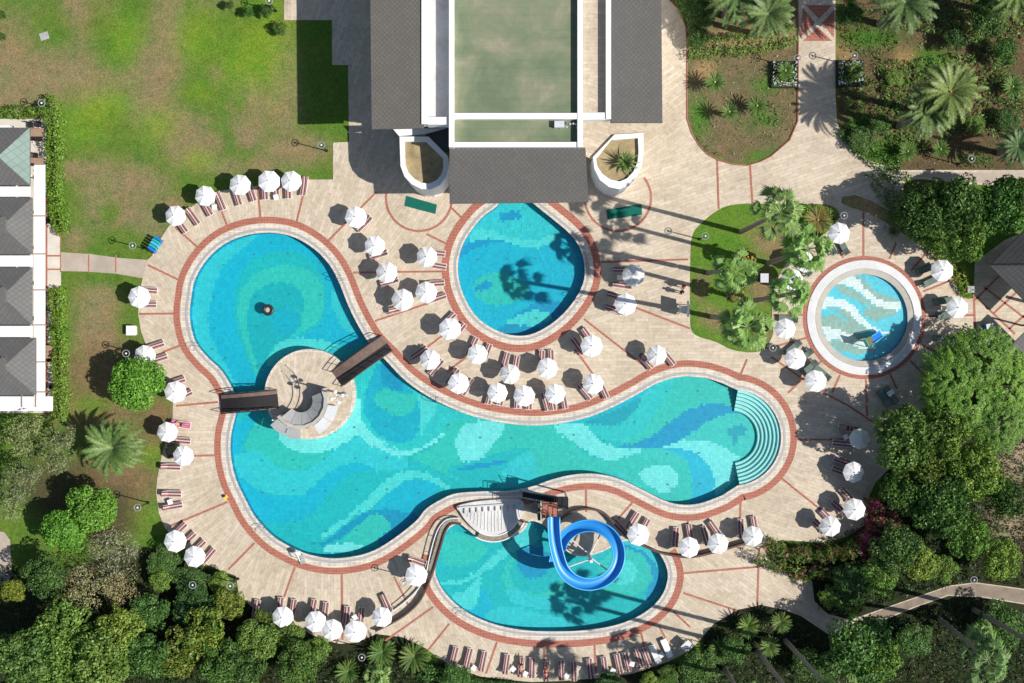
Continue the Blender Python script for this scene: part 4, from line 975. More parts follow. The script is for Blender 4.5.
wall_along('glass_rail', 'pale thin rail along the terrace above the timber wall', 'railing', [(459,517),(447,518.5),(439,527),(434,540),(430,556),(426,573),(418,588),(405,601),(393,610)], .5, .25, 'white_stain', 'white_paint')
wall_along('timber_wall', 'dark timber wall behind the slide and the four right umbrellas', 'wall', [(556,522),(568,513),(585,508),(603,512),(616,525),(628,536),(645,546),(665,553),(688,556),(710,552),(735,545),(760,538)], 1.8, .7, 'wood_dark')

# ================================================================ MAIN BUILDING
def quadpoly(pts, h): return [P(x, y, h) for x, y in pts]
def slab(name, px, h, th, mt, par, O):
    m = MB(); m.prism([(v.x - O.x, v.y - O.y) for v in quadpoly(px, h)], h - th, h); return m.build(name, mt, par)
R4 = lambda x0, y0, x1, y1: [(x0, y0), (x1, y0), (x1, y1), (x0, y1)]
t = thing('main_building', 'large building with grey tiled wing roofs and a green court roof', 'building', P(512, 20, 0)); O = Vector((t.location.x, t.location.y, 0))
def sloped(name, px, hs, th, mt):   # px corners with individual heights
    v = [P(x, y, h) - O for (x, y), h in zip(px, hs)]; m = MB(); n = len(v); lo = [q - Vector((0, 0, th)) for q in v]
    m.add(v + lo, [tuple(range(n))[::-1], tuple(range(n, 2 * n))] + [(i, (i + 1) % n, (i + 1) % n + n, i + n) for i in range(n)]); return m.build(name, mt, t)
TOP = -30
sloped('wing_roof', [(370, TOP), (371.8, 129), (424, 128), (424, TOP)], [8.5, 8.5, 9.0, 9.0], .3, 'roof_brown')
sloped('wing_roof', [(610, TOP), (610.5, 122.5), (662.5, 122.5), (661, TOP)], [9.0, 9.0, 8.5, 8.5], .3, 'roof_grey')
sloped('porch_roof', [(449.5, 147.5), (449.5, 203.5), (588.5, 202), (585.5, 147.5)], [8.5, 8.0, 8.0, 8.5], .3, 'roof_grey')
slab('court_roof', R4(450, TOP, 583, 147), 8.5, .3, 'court_green', t, O)
slab('gutter_floor', R4(418, TOP, 453, 124), 8.0, .2, 'white_stain', t, O)
slab('roof_terrace', R4(579, TOP, 610, 117), 8.4, .2, 'travertine', t, O)
for nm, r, h, th in [('parapet', (421.5, TOP, 427, 124), 9.1, 1.2), ('parapet', (449, TOP, 454, 147), 9.3, 1.6), ('parapet', (577.5, TOP, 583, 147), 9.1, 1.0), ('parapet', (606, TOP, 611, 119), 9.1, 1.0), ('parapet', (427.2, 117, 448.8, 124.5), 9.05, 1.4), ('parapet', (454.2, 113, 577.3, 119), 9.05, .9), ('parapet', (454.2, 142, 577.3, 147), 9.0, .9), ('parapet', (583.2, 112.5, 605.8, 119.5), 9.0, .9)]:
    slab(nm, R4(*r), h, th, 'white_paint', t, O)
def block(name, r, z1, mt, z0=0):
    x0, y0, x1, y1 = r; a, b = P(x0, y0, 0) - O, P(x1, y1, 0) - O; m = MB(); m.box(((a.x + b.x) / 2, (a.y + b.y) / 2, (z0 + z1) / 2), (abs(b.x - a.x), abs(b.y - a.y), z1 - z0)); return m.build(name, mt, t)
w1 = block('wing_wall', (392, -60, 432, 126), 8.15, 'white_paint'); w2 = block('wing_wall', (604, -60, 642, 119), 8.15, 'white_paint'); w3 = block('core_wall', (456, -60, 571, 172), 7.75, 'white_paint')
for wx in (404, 420): m = MB(); p = P(wx, 126, 0) - O; m.box((p.x, p.y - .03, 1.9), (1.1, .1, 2.0)); m.box((p.x, p.y - .03, 5.6), (1.1, .1, 1.4)); f = m.build('window', 'rubber_black', w1); f.parent = w1
for wx in (614, 630): m = MB(); p = P(wx, 119, 0) - O; m.box((p.x, p.y - .03, 1.9), (1.1, .1, 2.0)); m.box((p.x, p.y - .03, 5.6), (1.1, .1, 1.4)); m.build('window', 'rubber_black', w2)
for wx in (470, 500, 530, 560): m = MB(); p = P(wx, 172, 0) - O; m.box((p.x, p.y - .03, 1.6), (2.2, .1, 2.8)); m.build('glass_door', 'rubber_black', w3)
for cx_ in (462, 573): m = MB(); p = P(cx_, 194, 0) - O; m.tube([(p.x, p.y, 0), (p.x, p.y, 7.6)], .28, 14); m.build('column', 'white_paint', t)
m = MB(); p = P(557, 125, 8.6) - O
for k in range(7): m.tube([(p.x + k * .3, p.y + random.uniform(-.3, .3), 8.6), (p.x + k * .3 + .3, p.y + random.uniform(-.3, .3), 8.9)], .08, 6)
m.box((p.x + .2, p.y, 8.75), (.9, .6, .5)); m.build('roof_plant', 'stone_pale', t)
# short roof bits between wing and planter, and a dark slab painting shade
sloped('link_slab', [(393, 129), (399, 136), (425, 134), (446, 128)], [5.6] * 4, .2, 'white_paint')
sloped('link_slab', [(425, 126), (427, 150), (449, 152), (449, 126)], [5.4] * 4, .2, 'ac_dark')  # dark slab standing in for the shadowed ground in the gap
sloped('link_slab', [(583, 119), (583, 155), (594, 160), (614, 137), (648, 130), (640, 121)], [5.3] * 6, .2, 'travertine')
# bowl planters
def bowl(label, px, inner, h, soil):
    c = P(sum(p[0] for p in px) / len(px), sum(p[1] for p in px) / len(px), h); tt = thing('bowl_planter', label, 'planter', (c.x, c.y, 0))
    out = [P(x, y, h) - Vector((c.x, c.y, 0)) for x, y in px]; inn = [P(x, y, h) - Vector((c.x, c.y, 0)) for x, y in inner]; n = len(out)
    m = MB(); lo = [Vector((p.x * .97, p.y * .97, 0)) for p in out]; mid = [Vector((p.x, p.y, h - .6)) for p in out]
    m.ribbon(out, inn, True); m.ribbon(lo, mid, True); m.ribbon(mid, out, True); m.ribbon(inn, [Vector((p.x, p.y, h - .5)) for p in inn], True); m.build('bowl_wall', 'white_paint', tt)
    m = MB(); m.prism([(p.x * 1.01, p.y * 1.01) for p in inn], h - .6, h - .3); m.build('soil', soil, tt)
def smooth_u(pts, k): return [Vector(p) for p in pts]
oL = [(399.5,136.5),(428.5,136.5),(447.8,156),(448.2,168),(446,177),(440,185),(431,189.5),(421,188.8),(411.6,184),(404.5,176.5),(400.5,166)]
iL = [(404.5,141.5),(426,141.5),(443,158),(443.3,168),(441,175),(436,180.5),(429,183.5),(421.5,182.8),(414,178.5),(408.5,172.5),(405.2,164.5)]
bowl('white bowl planter with dry grass left of the porch roof', oL, iL, 5.8, 'straw')
oR = [(593,157),(614.5,134.5),(643.6,133),(643.6,152),(642.2,164),(637.5,176),(629,185.5),(620,189.5),(609,187),(600,180),(594.5,169)]
iR = [(596,159),(611,140),(638,138),(638.6,152),(637.6,162),(633.5,171.5),(627,178.5),(619.5,181.5),(610.5,179.5),(602.5,174),(597.5,166.5)]
bowl('white bowl planter holding a spiky agave right of the porch roof', oR, iR, 5.6, 'straw')
# green mats
for px, lb in (([(406.4,195.8),(437,204.6),(435.4,214),(404.6,206)], 'left'), ([(606.4,209.7),(641.5,204),(642,214.8),(607.5,219.5)], 'right')):
    m = MB(); c = P(sum(p[0] for p in px) / 4, sum(p[1] for p in px) / 4); m.prism([(v.x - c.x, v.y - c.y) for v in [P(x, y) for x, y in px]], .018, .045)
    o = m.build('door_mat', 'green_mat'); o.location = (c.x, c.y, 0); tag(o, f'green mat on the paving in the {lb} red half circle', 'mat', 'green mats by the building')

# ================================================================ VILLA (left edge)
t = thing('villa', 'low villa with grey hipped roofs and white flat walkway roofs', 'building', P(10, 265, 0)); O = Vector((t.location.x, t.location.y, 0))
for (y0, y1, x1, mt, cxx) in [(127.6, 185, 29.7, 'roof_green', -2), (197.5, 254, 32, 'roof_villa', 2), (267.5, 324.5, 31.8, 'roof_villa', 2), (338, 395, 35.6, 'roof_villa', 3)]:
    xl = -40; ym = (y0 + y1) / 2; v = [P(xl, y0, 3.2), P(x1, y0, 3.2), P(x1, y1, 3.2), P(xl, y1, 3.2), P(cxx, ym, 5.0), P(xl + 20, ym, 5.0)]; v = [q - O for q in v]; lo = [q - Vector((0, 0, .2)) for q in v[:4]]
    m = MB(); m.add(v + lo, [(4, 2, 1)], 1); m.f += [(5, 4, 1, 0), (4, 5, 3, 2), (5, 0, 3), (0, 6, 7, 1), (1, 7, 8, 2), (2, 8, 9, 3), (3, 9, 6, 0), (6, 9, 8, 7)]; m.m += [0] * 8; m.build('roof', ['roof_villa', mt], t)
    if mt != 'roof_green':
        p = P(0, ym, 5) - O; m = MB(); m.box((p.x, p.y, 4.9), (1.0, 1.3, .7)); m.box((p.x, p.y, 5.3), (1.3, 1.6, .12)); m.build('roof_lantern', 'roof_villa', t)
    a, b = P(-40, y0 + 4, 0) - O, P(x1 - 6, y1 - 4, 0) - O; m = MB(); m.box(((a.x + b.x) / 2, (a.y + b.y) / 2, 1.5), (b.x - a.x, abs(b.y - a.y), 3.0)); wv = m.build('wall', 'white_paint', t)
    for k in (-1, 1): m = MB(); m.box((b.x + .02, (a.y + b.y) / 2 + k * 1.2, 1.3), (.08, 1.3, 1.8)); m.build('window', 'rubber_black', wv)
for r in [(34, 165, 44.5, 410), (-40, 186.5, 29.5, 196.5), (-40, 255.5, 32, 266.5), (-40, 326, 32, 337), (-40, 396.5, 52, 411)]:
    v = [P(x, y, 2.9) - O for x, y in R4(*r)]; m = MB(); m.prism([(q.x, q.y) for q in v], 2.70 if r[0] > 0 else 2.66, 2.9 if r[0] > 0 else 2.86); m.build('flat_roof', 'white_paint', t)
m = MB()
for yy in (216, 254, 290, 325, 362, 392):
    p, q = P(32, yy, 2.9) - O, P(47, yy, 2.9) - O; m.box(((p.x + q.x) / 2, p.y, 2.93), (q.x - p.x, .10, .08))
for xx in (22, 36):
    for yy in (400,): p = P(xx, yy, 2.9) - O; m.box((p.x, p.y, 2.93), (.08, 1.4, .08))
m.build('beam', 'table_wood', t)
for yy in (180, 215, 250, 285, 320, 355, 392): p = P(46, yy, 0) - O; m = MB(); m.box((p.x - .25, p.y, 1.35), (.18, .18, 2.7)); m.build('post', 'white_paint', t)
# cafe tables and chairs on the villa terrace
def make_chair():
    t = thing('terrace_chair', 'x', 'chair'); m = MB(); m.box((0, 0, .44), (.5, .5, .06)); m.build('seat', 'rubber_black', t)
    m = MB(); m.box((0, .24, .72), (.48, .05, .5)); m.build('backrest', 'rubber_black', t)
    for sx in (-1, 1):
        for sy in (-1, 1): m = MB(); m.box((sx * .21, sy * .21, .2), (.04, .04, .41)); m.build('leg', 'dark_metal', t)
    return t
def make_ctable():
    t = thing('terrace_table', 'x', 'table'); m = MB(); m.box((0, 0, .73), (1.3, .8, .05)); m.build('table_top', 'table_wood', t)
    for sx in (-1, 1):
        for sy in (-1, 1): m = MB(); m.box((sx * .55, sy * .3, .35), (.06, .06, .7)); m.build('leg', 'table_wood', t)
    return t
CH = Placer(make_chair()); CT = Placer(make_ctable())
for x, y, lb in [(37,132.5,'topmost on the villa terrace'),(37,162,'on the villa terrace where the white walkway roof begins'),(49.5,300,'beside the middle hipped roof, upper'),(50,352,'beside the lowest hipped roof, below the others')]:
    p = P(x, y, .7); CT.put((p.x, p.y, 0), 0 if y < 200 else math.pi / 2, 'brown wooden table ' + lb, 'tables on the villa terrace')
for x, y, r, lb in [(30.5,125,0,'above the topmost table, left one'),(38.5,124.5,0,'above the topmost table, right one'),(32.5,138,3.14,'below the topmost table, left one'),(39.5,138,3.14,'below the topmost table, right one'),(35.5,156,0,'behind the second table'),(46,221,1.57,'between walkway and hedge, near the gap'),(51,221,-1.57,'against the hedge end near the gap'),(47,295,1.57,'upper left of the table by the middle roof'),(47,308.5,1.57,'lower left of the table by the middle roof'),(51.5,327,-1.57,'against the hedge below the middle roof'),(48.5,347,1.57,'upper left of the lowest table'),(48.5,359.5,1.57,'lower left of the lowest table'),(51.5,387,-1.57,'at the lower end of the villa terrace')]:
    p = P(x, y, .5); CH.put((p.x, p.y, 0), r, 'black terrace chair ' + lb, 'black chairs on the villa terrace')

# right pavilion
t = thing('pavilion', 'grey hipped pavilion roof poking in from the right edge', 'building', P(1040, 264, 0)); O = Vector((t.location.x, t.location.y, 0))
v = [P(x, y, 3.6) - O for x, y in ((990, 265.5), (1042, 212), (1094, 265.5), (1042, 318))] + [P(1042, 265, 6.0) - O]; lo = [q - Vector((0, 0, .22)) for q in v[:4]]
m = MB(); m.add(v + lo, [(1, 0, 4), (2, 1, 4), (3, 2, 4), (0, 3, 4), (0, 1, 6, 5), (1, 2, 7, 6), (2, 3, 8, 7), (3, 0, 5, 8), (5, 6, 7, 8)]); m.build('roof', 'roof_villa', t)
m = MB()
for i in range(4):
    m.tube([v[i] + Vector((0, 0, .03)), v[4] + Vector((0, 0, .03))], .09, 6)
m.build('ridge', 'roof_grey', t)
for x, y in ((1000, 266), (1042, 222), (1042, 306), (1084, 265)): p = P(x, y, 0) - O; m = MB(); m.tube([(p.x, p.y, 0), (p.x, p.y, 3.5)], .16, 10); m.build('column', 'white_paint', t)
m = MB(); m.box((0, 0, 1.5), (3.5, 3.5, 3.0), rz=math.radians(45)); m.build('bar_wall', 'white_paint', t)
t = thing('pergola', 'dark timber pergola roof at the right edge below the pavilion', 'pergola', P(1040, 350, 0)); O = Vector((t.location.x, t.location.y, 0))
v = [P(x, y, 3.2) - O for x, y in ((1007, 350), (1035, 322), (1075, 362), (1047, 390))]
m = MB(); m.prism([(q.x, q.y) for q in v], 3.0, 3.2); m.build('roof', 'roof_villa', t)
for q in v: m = MB(); m.tube([(q.x * .9, q.y * .9, 0), (q.x * .9, q.y * .9, 3.0)], .1, 8); m.build('post', 'wood_dark', t)

# ================================================================ PEOPLE
def person(label, loc, rz, joints, radii, edges, clothes, hair_c, cat='person', z=0):
    me = bpy.data.meshes.new('person'); me.from_pydata(joints, edges, []); o = bpy.data.objects.new('person', me); COL.objects.link(o)
    me.materials.append(MATS['skin']); md = o.modifiers.new('Skin', 'SKIN'); md.use_smooth_shade = True
    if not me.skin_vertices: me.attributes  # created by the modifier
    bpy.context.view_layer.objects.active = o
    lay = me.skin_vertices[0].data if me.skin_vertices else None
    if lay:
        for i, r in enumerate(radii): lay[i].radius = (r, r); lay[i].use_root = (i == 0)
    sb = o.modifiers.new('Sub', 'SUBSURF'); sb.levels = 1; sb.render_levels = 1
    o.location = (loc[0], loc[1], z); o.rotation_euler = (0, 0, rz); tag(o, label, 'person')
    for nm, mt, a, b, r0, r1 in clothes:
        m = MB(); a_, b_ = Vector(a), Vector(b); m.tube([a_, a_.lerp(b_, .5), b_], [r0, (r0 + r1) / 2 * 1.05, r1], 12); m.build(nm, mt, o, True)
    m = MB(); h = Vector(hair_c); m.lathe([(0, .125), (.06, .11), (.105, .05), (.112, -.01), (.09, -.06)], h, 12); m.build('hair', 'hair', o, True)
    return o
def stand(label, px, py, rz, top, bottom, z=0, arms=0.15, step=.12):
    J = [(0, 0, .92), (0, 0, 1.15), (0, 0, 1.40), (0, 0, 1.50), (0, .02, 1.60), (0, .02, 1.70),
         (-.10, 0, .88), (-.11, step, .48), (-.11, step * .8, .08), (-.11, step * .8 + .16, .04),
         (.10, 0, .88), (.11, -step, .48), (.11, -step * 1.6, .08), (.11, -step * 1.6 + .16, .04),
         (-.19, 0, 1.40), (-.25, -arms * .3, 1.12), (-.26, arms, .88), (-.26, arms + .06, .80),
         (.19, 0, 1.40), (.25, arms * .3, 1.12), (.26, arms * 1.4, .92), (.26, arms * 1.4 + .07, .86)]
    Rr = [.15, .135, .15, .055, .09, .085, .095, .065, .04, .035, .095, .065, .04, .035, .06, .042, .03, .035, .06, .042, .03, .035]
    E = [(0, 1), (1, 2), (2, 3), (3, 4), (4, 5), (0, 6), (6, 7), (7, 8), (8, 9), (0, 10), (10, 11), (11, 12), (12, 13), (2, 14), (14, 15), (15, 16), (16, 17), (2, 18), (18, 19), (19, 20), (20, 21)]
    cl = []
    if top: cl.append(('shirt', top, (0, 0, .98), (0, 0, 1.44), .19, .17))
    if bottom: cl.append(('shorts', bottom, (0, 0, .72), (0, 0, 1.0), .20, .18))
    p = P(px, py); return person(label, (p.x, p.y), rz, J, Rr, E, cl, (0, .0, 1.68), z=z)
def lie(label, px, py, ang, bottom, top=None):
    # head along +x, raised on the backrest
    J = [(0, 0, .50), (.22, 0, .55), (.44, 0, .66), (.54, 0, .72), (.64, 0, .78), (.74, 0, .82),
         (-.05, -.10, .50), (-.42, -.13, .60), (-.80, -.12, .46), (-.85, -.12, .54),
         (-.05, .10, .50), (-.45, .12, .50), (-.85, .12, .46), (-.90, .12, .54),
         (.44, -.19, .66), (.24, -.27, .56), (.04, -.22, .56), (-.03, -.20, .57),
         (.44, .19, .66), (.26, .29, .56), (.08, .16, .62), (.02, .10, .62)]
    Rr = [.14, .13, .14, .055, .09, .085, .09, .065, .04, .035, .09, .065, .04, .035, .06, .042, .03, .035, .06, .042, .03, .035]
    E = [(0, 1), (1, 2), (2, 3), (3, 4), (4, 5), (0, 6), (6, 7), (7, 8), (8, 9), (0, 10), (10, 11), (11, 12), (12, 13), (2, 14), (14, 15), (15, 16), (16, 17), (2, 18), (18, 19), (19, 20), (20, 21)]
    cl = [('swimwear', bottom, (-.12, 0, .50), (.08, 0, .51), .18, .17)]
    if top: cl.append(('top', top, (.28, 0, .58), (.42, 0, .65), .17, .17))
    p = P(px, py, .5); return person(label, (p.x, p.y), -math.radians(ang), J, Rr, E, cl, (.76, 0, .84))
stand('standing person in red top and black shorts at the palm garden edge', 682.5, 286.5, 1.4, 'cloth_red', 'cloth_black')
stand('standing person in dark clothes next to one in red by the palm garden', 680.5, 292.5, 1.2, 'cloth_black', 'cloth_black')
stand('person in red swimwear standing on the slide tower platform', 546.6, 506.2, 3.0, None, 'cloth_red', z=3.97)
lie('person reclining in dark swimwear on a striped lounger in the bottom row', 521.2, 664.5, 96, 'cloth_black')
lie('person lying on a striped lounger left of the middle bottom row table', 546, 669.5, 90, 'cloth_red', 'cloth_red')
lie('person resting on the pink towel lounger right of the date palm', 181, 424.5, 190, 'cloth_black')
lie('person on the lounger beside the lone umbrella above the right pool arm', 645.5, 360, -130, 'toy_blue')
lie('person lying on the uppermost striped lounger of the right terrace', 848, 428, 10, 'cloth_black', 'cloth_black')

# ================================================================ SMALL THINGS
p = P(268, 310, .05); t = thing('swim_ring', 'black inflatable ring floating in the left pool lobe', 'float', (p.x, p.y, -.04))
m = MB(); m.tube([(.42 * math.cos(a), .42 * math.sin(a), .05) for a in [2 * math.pi * i / 24 for i in range(24)]], .17, 10, closed=True); m.build('ring', 'rubber_ring', t, True); m = MB(); m.lathe([(0, .04), (.26, .04), (.27, .0)], n=16); m.build('seat', 'lip_grey', t)
p = P(155.5, 245, .6); t = thing('float_rack', 'rack stacked with blue and green swim floats at the lawn corner', 'rack', (p.x, p.y, 0), math.radians(58))
m = MB()
for sx in (-.7, .7):
    for sy in (-.3, .3): m.tube([(sx, sy, 0), (sx, sy, 1.0)], .03, 6)
m.box((0, 0, .3), (1.5, .7, .05)); m.build('frame', 'dark_metal', t)
for i, mt in enumerate(['toy_blue', 'toy_teal', 'slide_blue_light', 'toy_teal', 'toy_blue']): m = MB(); m.box((-.6 + i * .3, 0, .72 + .03 * (i % 2)), (.24, .8, .75), ry=.3); m.build('float', mt, t)
p = P(131.5, 330.5, .4); t = thing('storage_box', 'square white lidded box on the left lawn', 'box', (p.x, p.y, 0)); m = MB(); m.box((0, 0, .25), (.86, .86, .5)); m.build('body', 'white_stain', t); m = MB(); m.box((0, 0, .53), (.96, .96, .06)); m.build('lid', 'plastic_white', t)
p = P(44, 36, .02); t = MB(); t.box((0, 0, .03), (.9, .75, .06), rz=.3, taper=.95); t = t.build('manhole_cover', 'stone_grey'); t.location = (p.x, p.y, -.02); tag(t, 'pale square cover plate lying in the upper left lawn', 'cover plate')
# lifeguard chair
p = P(684.5, 309, 1.2); t = thing('lifeguard_chair', 'tall white lifeguard chair with a shade panel by the palm garden', 'chair', (p.x, p.y, 0))
m = MB(); m.box((0, 0, 1.15), (.6, .6, .06)); m.build('seat', 'plastic_white', t); m = MB(); m.box((.3, 0, 1.65), (.06, .75, 1.6)); m.build('backrest', 'plastic_white', t)
for sx in (-1, 1):
    for sy in (-1, 1): m = MB(); m.tube([(sx * .4, sy * .45, 0), (sx * .27, sy * .27, 1.15)], .04, 6); m.build('leg', 'plastic_white', t)
m = MB(); [m.tube([(-.4 + .03 * k, -.42 + .03 * k, .25 * k + .2), (-.4 + .03 * k, .42 - .03 * k, .25 * k + .2)], .025, 6) for k in range(4)]; m.build('ladder', 'plastic_white', t)
m = MB(); m.box((.3, 0, 1.7), (.05, 1.55, 1.5)); m.build('shade_panel', 'white_stain', t)
# board at bottom right
p = P(687, 646, .8); t = thing('folding_screen', 'tilted white board standing at the bottom right terrace rim', 'board', (p.x, p.y, 0), math.radians(42)); m = MB(); m.box((0, 0, .85), (1.0, .9, .05), rx=.25); m.build('board', 'stone_pale', t)
for sx in (-.45, .45): m = MB(); m.tube([(sx, .3, 0), (sx, .2, .85)], .03, 6); m.tube([(sx, -.3, 0), (sx, -.2, .75)], .03, 6); m.build('leg', 'dark_metal', t)
# kid slide
p = P(874, 338, .4); t = thing('kid_slide', 'small blue play slide in the splash pool', 'play slide', (p.x, p.y, -.3), math.radians(28))
m = MB(); m.add([(-.3, -.32, 1.15), (.95, -.32, .35), (.95, .32, .35), (-.3, .32, 1.15), (-.3, -.32, 1.08), (.95, -.32, .28), (.95, .32, .28), (-.3, .32, 1.08)], [(0, 1, 2, 3), (7, 6, 5, 4), (0, 4, 5, 1), (1, 5, 6, 2), (2, 6, 7, 3), (3, 7, 4, 0)]); m.build('chute', 'toy_blue', t)
for s in (-1, 1): m = MB(); m.tube([(-.35, s * .34, 1.3), (.95, s * .34, .46)], .05, 8); m.build('side_rail', 'slide_blue_light', t)
m = MB(); m.box((-.75, 0, 1.1), (.9, .8, .08)); m.build('platform', 'toy_olive', t); m = MB(); m.box((-1.15, 0, 1.5), (.08, .8, .8)); m.build('panel', 'toy_teal', t)  # the platform's olive stands in for the slide's cast shadow
for sx in (-1.1, -.4):
    for sy in (-.34, .34): m = MB(); m.tube([(sx, sy, 0), (sx, sy, 1.1)], .04, 6); m.build('leg', 'toy_teal', t)
# ladders at the pool rims
def make_ladder():
    t = thing('pool_ladder', 'x', 'ladder')
    for s in (-.25, .25): m = MB(); m.tube([(-.5, s, .03), (-.5, s, .55), (-.3, s, .75), (0, s, .7), (.12, s, .4), (.12, s, -.7)], .025, 6); m.build('rail', 'steel', t)
    m = MB(); [m.box((.12, 0, z), (.06, .5, .03)) for z in (-.2, -.45)]; m.build('rung', 'steel', t); return t
LD = Placer(make_ladder())
for x, y, rz, lb in [(196.5,345.5,.75,'on the lower left rim of the left pool lobe'),(338.5,280,-2.6,'on the right rim of the left pool lobe'),(440,402.5,-1.1 - .5,'on the big pool rim below the umbrella rows'),(262,527,.9,'on the lower left rim of the big pool'),(463,611,.85,'on the lower left rim of the slide pool'),(579,300,-2.7,'on the lower right rim of the round pool')]:
    p = P(x, y); LD.put((p.x, p.y, 0), rz, 'steel pool ladder ' + lb, 'steel pool ladders')
p = P(301, 560, .5); t = thing('pool_hoist', 'white and grey pool hoist at the bottom rim of the big pool', 'hoist', (p.x, p.y, 0), 1.9); m = MB(); m.box((0, 0, .1), (.9, .5, .2)); m.build('base', 'stone_grey', t); m = MB(); m.tube([(0, 0, .2), (0, 0, 1.1), (.7, 0, 1.3)], .05, 6); m.build('arm', 'white_paint', t); m = MB(); m.box((.75, 0, .85), (.4, .45, .35)); m.build('seat', 'plastic_white', t)
p = P(225.5, 497.6, .1); t = thing('kickboard', 'x', 'toy'); t.location = (p.x, p.y, 0); t['label'] = 'small yellow swim board on the brick band at the left pool rim'; m = MB(); m.box((0, 0, .05), (.5, .32, .06), rz=.8); m.build('board', 'foam_yellow', t); m = MB(); m.box((-.18, .16, .1), (.25, .22, .14), rz=.3); m.build('grip', 'cloth_black', t)
p = P(989, 329, .6); t = thing('drinks_cart', 'blue topped cart on the tiled court near the feathery tree', 'cart', (p.x, p.y, 0), .15); m = MB(); m.box((0, 0, .5), (.8, 1.0, .7)); m.build('body', 'toy_blue', t); m = MB(); m.box((0, 0, .89), (.7, 1.05, .06)); m.build('top', 'stone_pale', t)
for s in (-1, 1): m = MB(); m.tube([(s * .42, .2, .15), (s * .46, .2, .15)], .15, 10); m.build('wheel', 'rubber_black', t)
p = P(970, 289.5, .5); t = MB(); t.box((0, 0, .35), (.6, .6, .7), taper=.9); t.box((0, 0, .73), (.66, .66, .05)); t = t.build('meter_box', 'stone_grey'); t.location = (p.x, p.y, 0); tag(t, 'grey box beside the low hedge near the tiled court', 'box')
p = P(764.5, 278, 1.2); t = thing('shade_stand', 'small pale blue topped stand in shadow inside the palm garden', 'stand', (p.x, p.y, 0)); m = MB(); m.box((0, 0, 1.2), (.8, .9, .08)); m.build('top', 'stone_pale', t); m = MB(); m.box((0, 0, .58), (.6, .7, 1.16)); m.build('body', 'ac_dark', t)
p = P(172, 451, .5); t = thing('towel_trolley', 'dark green trolley between two umbrellas on the left terrace', 'trolley', (p.x, p.y, 0), .2); m = MB(); m.box((0, 0, .45), (1.0, 1.2, .6)); m.build('body', 'ac_dark', t); m = MB(); m.box((0, .1, .78), (.8, .8, .06)); m.build('lid', 'toy_olive', t)
for s in (-1, 1): m = MB(); m.tube([(s * .5, -.3, .14), (s * .56, -.3, .14)], .14, 10); m.build('wheel', 'rubber_black', t)
p = P(891, 393, .5); t = MB(); t.box((0, 0, .46), (.7, .5, .05), rz=.6, taper=.9); t = t.build('towel', 'plastic_white'); t.location = (p.x, p.y, .0); tag(t, 'crumpled white towel on a green lounger below the splash pool', 'towel')
# ================================================================ VEGETATION
def rnd(n, a=-1, b=1): return rng.uniform(a, b, n)
def leaves(P0, Nn, size, aspect=.55, bend=.0, jit=.6):
    n = len(P0); Nn = Nn + rng.normal(0, jit, Nn.shape); Nn /= np.linalg.norm(Nn, axis=1, keepdims=True) + 1e-9
    r = rng.normal(0, 1, Nn.shape); U = np.cross(Nn, r); U /= np.linalg.norm(U, axis=1, keepdims=True) + 1e-9; Vv = np.cross(Nn, U)
    s = (size * rng.uniform(.65, 1.35, n))[:, None]
    A_ = P0 + U * s; B_ = P0 + Vv * s * aspect; C_ = P0 - U * s; D_ = P0 - Vv * s * aspect
    V = np.stack([A_, B_, C_, D_], 1).reshape(-1, 3); F = np.arange(4 * n).reshape(n, 4); return V, F
def crown_mesh(seed, R=3.5, H=3.2, lobes=22, per=420, size=.17, zbase=1.6, lr=(.28, .42), gap=.25, flat=.75, aspect=.55):
    global rng
    rng = np.random.default_rng(seed); Ps = []; Ns = []
    for i in range(lobes):
        th = rng.uniform(0, 2 * math.pi); u = math.sqrt(rng.uniform(0, 1)) * .74 if i else 0
        cx, cy = R * u * math.cos(th), R * u * math.sin(th); cz = zbase + H * (.42 + .45 * math.sqrt(max(0, 1 - u * u)) * rng.uniform(.55, 1.05)) - .1 * R * u
        r = R * rng.uniform(*lr); n = int(per * (r / (R * .35)) ** 2)
        d = rng.normal(0, 1, (n, 3)); d[:, 2] = np.abs(d[:, 2]) * .9 + d[:, 2] * .1 - .1; d /= np.linalg.norm(d, axis=1, keepdims=True)
        # small sub-clumps so the surface breaks up
        cl = rng.normal(0, 1, (14, 3)); cl /= np.linalg.norm(cl, axis=1, keepdims=True); near = (d @ cl.T).max(1)
        rad = r * (.60 + .50 * np.clip((near - .62) / .33, 0, 1) + rng.normal(0, .05, n)); keep = rng.uniform(0, 1, n) > (gap + .35) * (near < .80)
        p = d * rad[:, None]; p[:, 2] *= flat; p += (cx, cy, cz); Ps.append(p[keep]); Ns.append(d[keep])
    V, F = leaves(np.vstack(Ps), np.vstack(Ns), size, aspect); return V, F
def trunk_mb(h, r, R, seed):
    rr = random.Random(seed); m = MB(); m.tube([(0, 0, 0), (.05, .04, h * .5), (0, 0, h)], [r, r * .8, r * .65], 10)
    for k in range(6):
        a = k * 1.05 + rr.random(); L_ = R * rr.uniform(.4, .75); m.tube([(0, 0, h * .8), (math.cos(a) * L_ * .5, math.sin(a) * L_ * .5, h * 1.15), (math.cos(a) * L_, math.sin(a) * L_, h * 1.6)], [r * .5, r * .3, r * .1], 6)
    return m
def make_tree(kind, leaf, **kw):
    V, F = crown_mesh(**kw); t = thing(kind, 'x', 'tree'); np_mesh('crown', V, F, leaf, t); trunk_mb(kw.get('zbase', 1.6) + .8, .2, kw.get('R', 3.5), kw['seed']).build('trunk', 'bark', t); return t
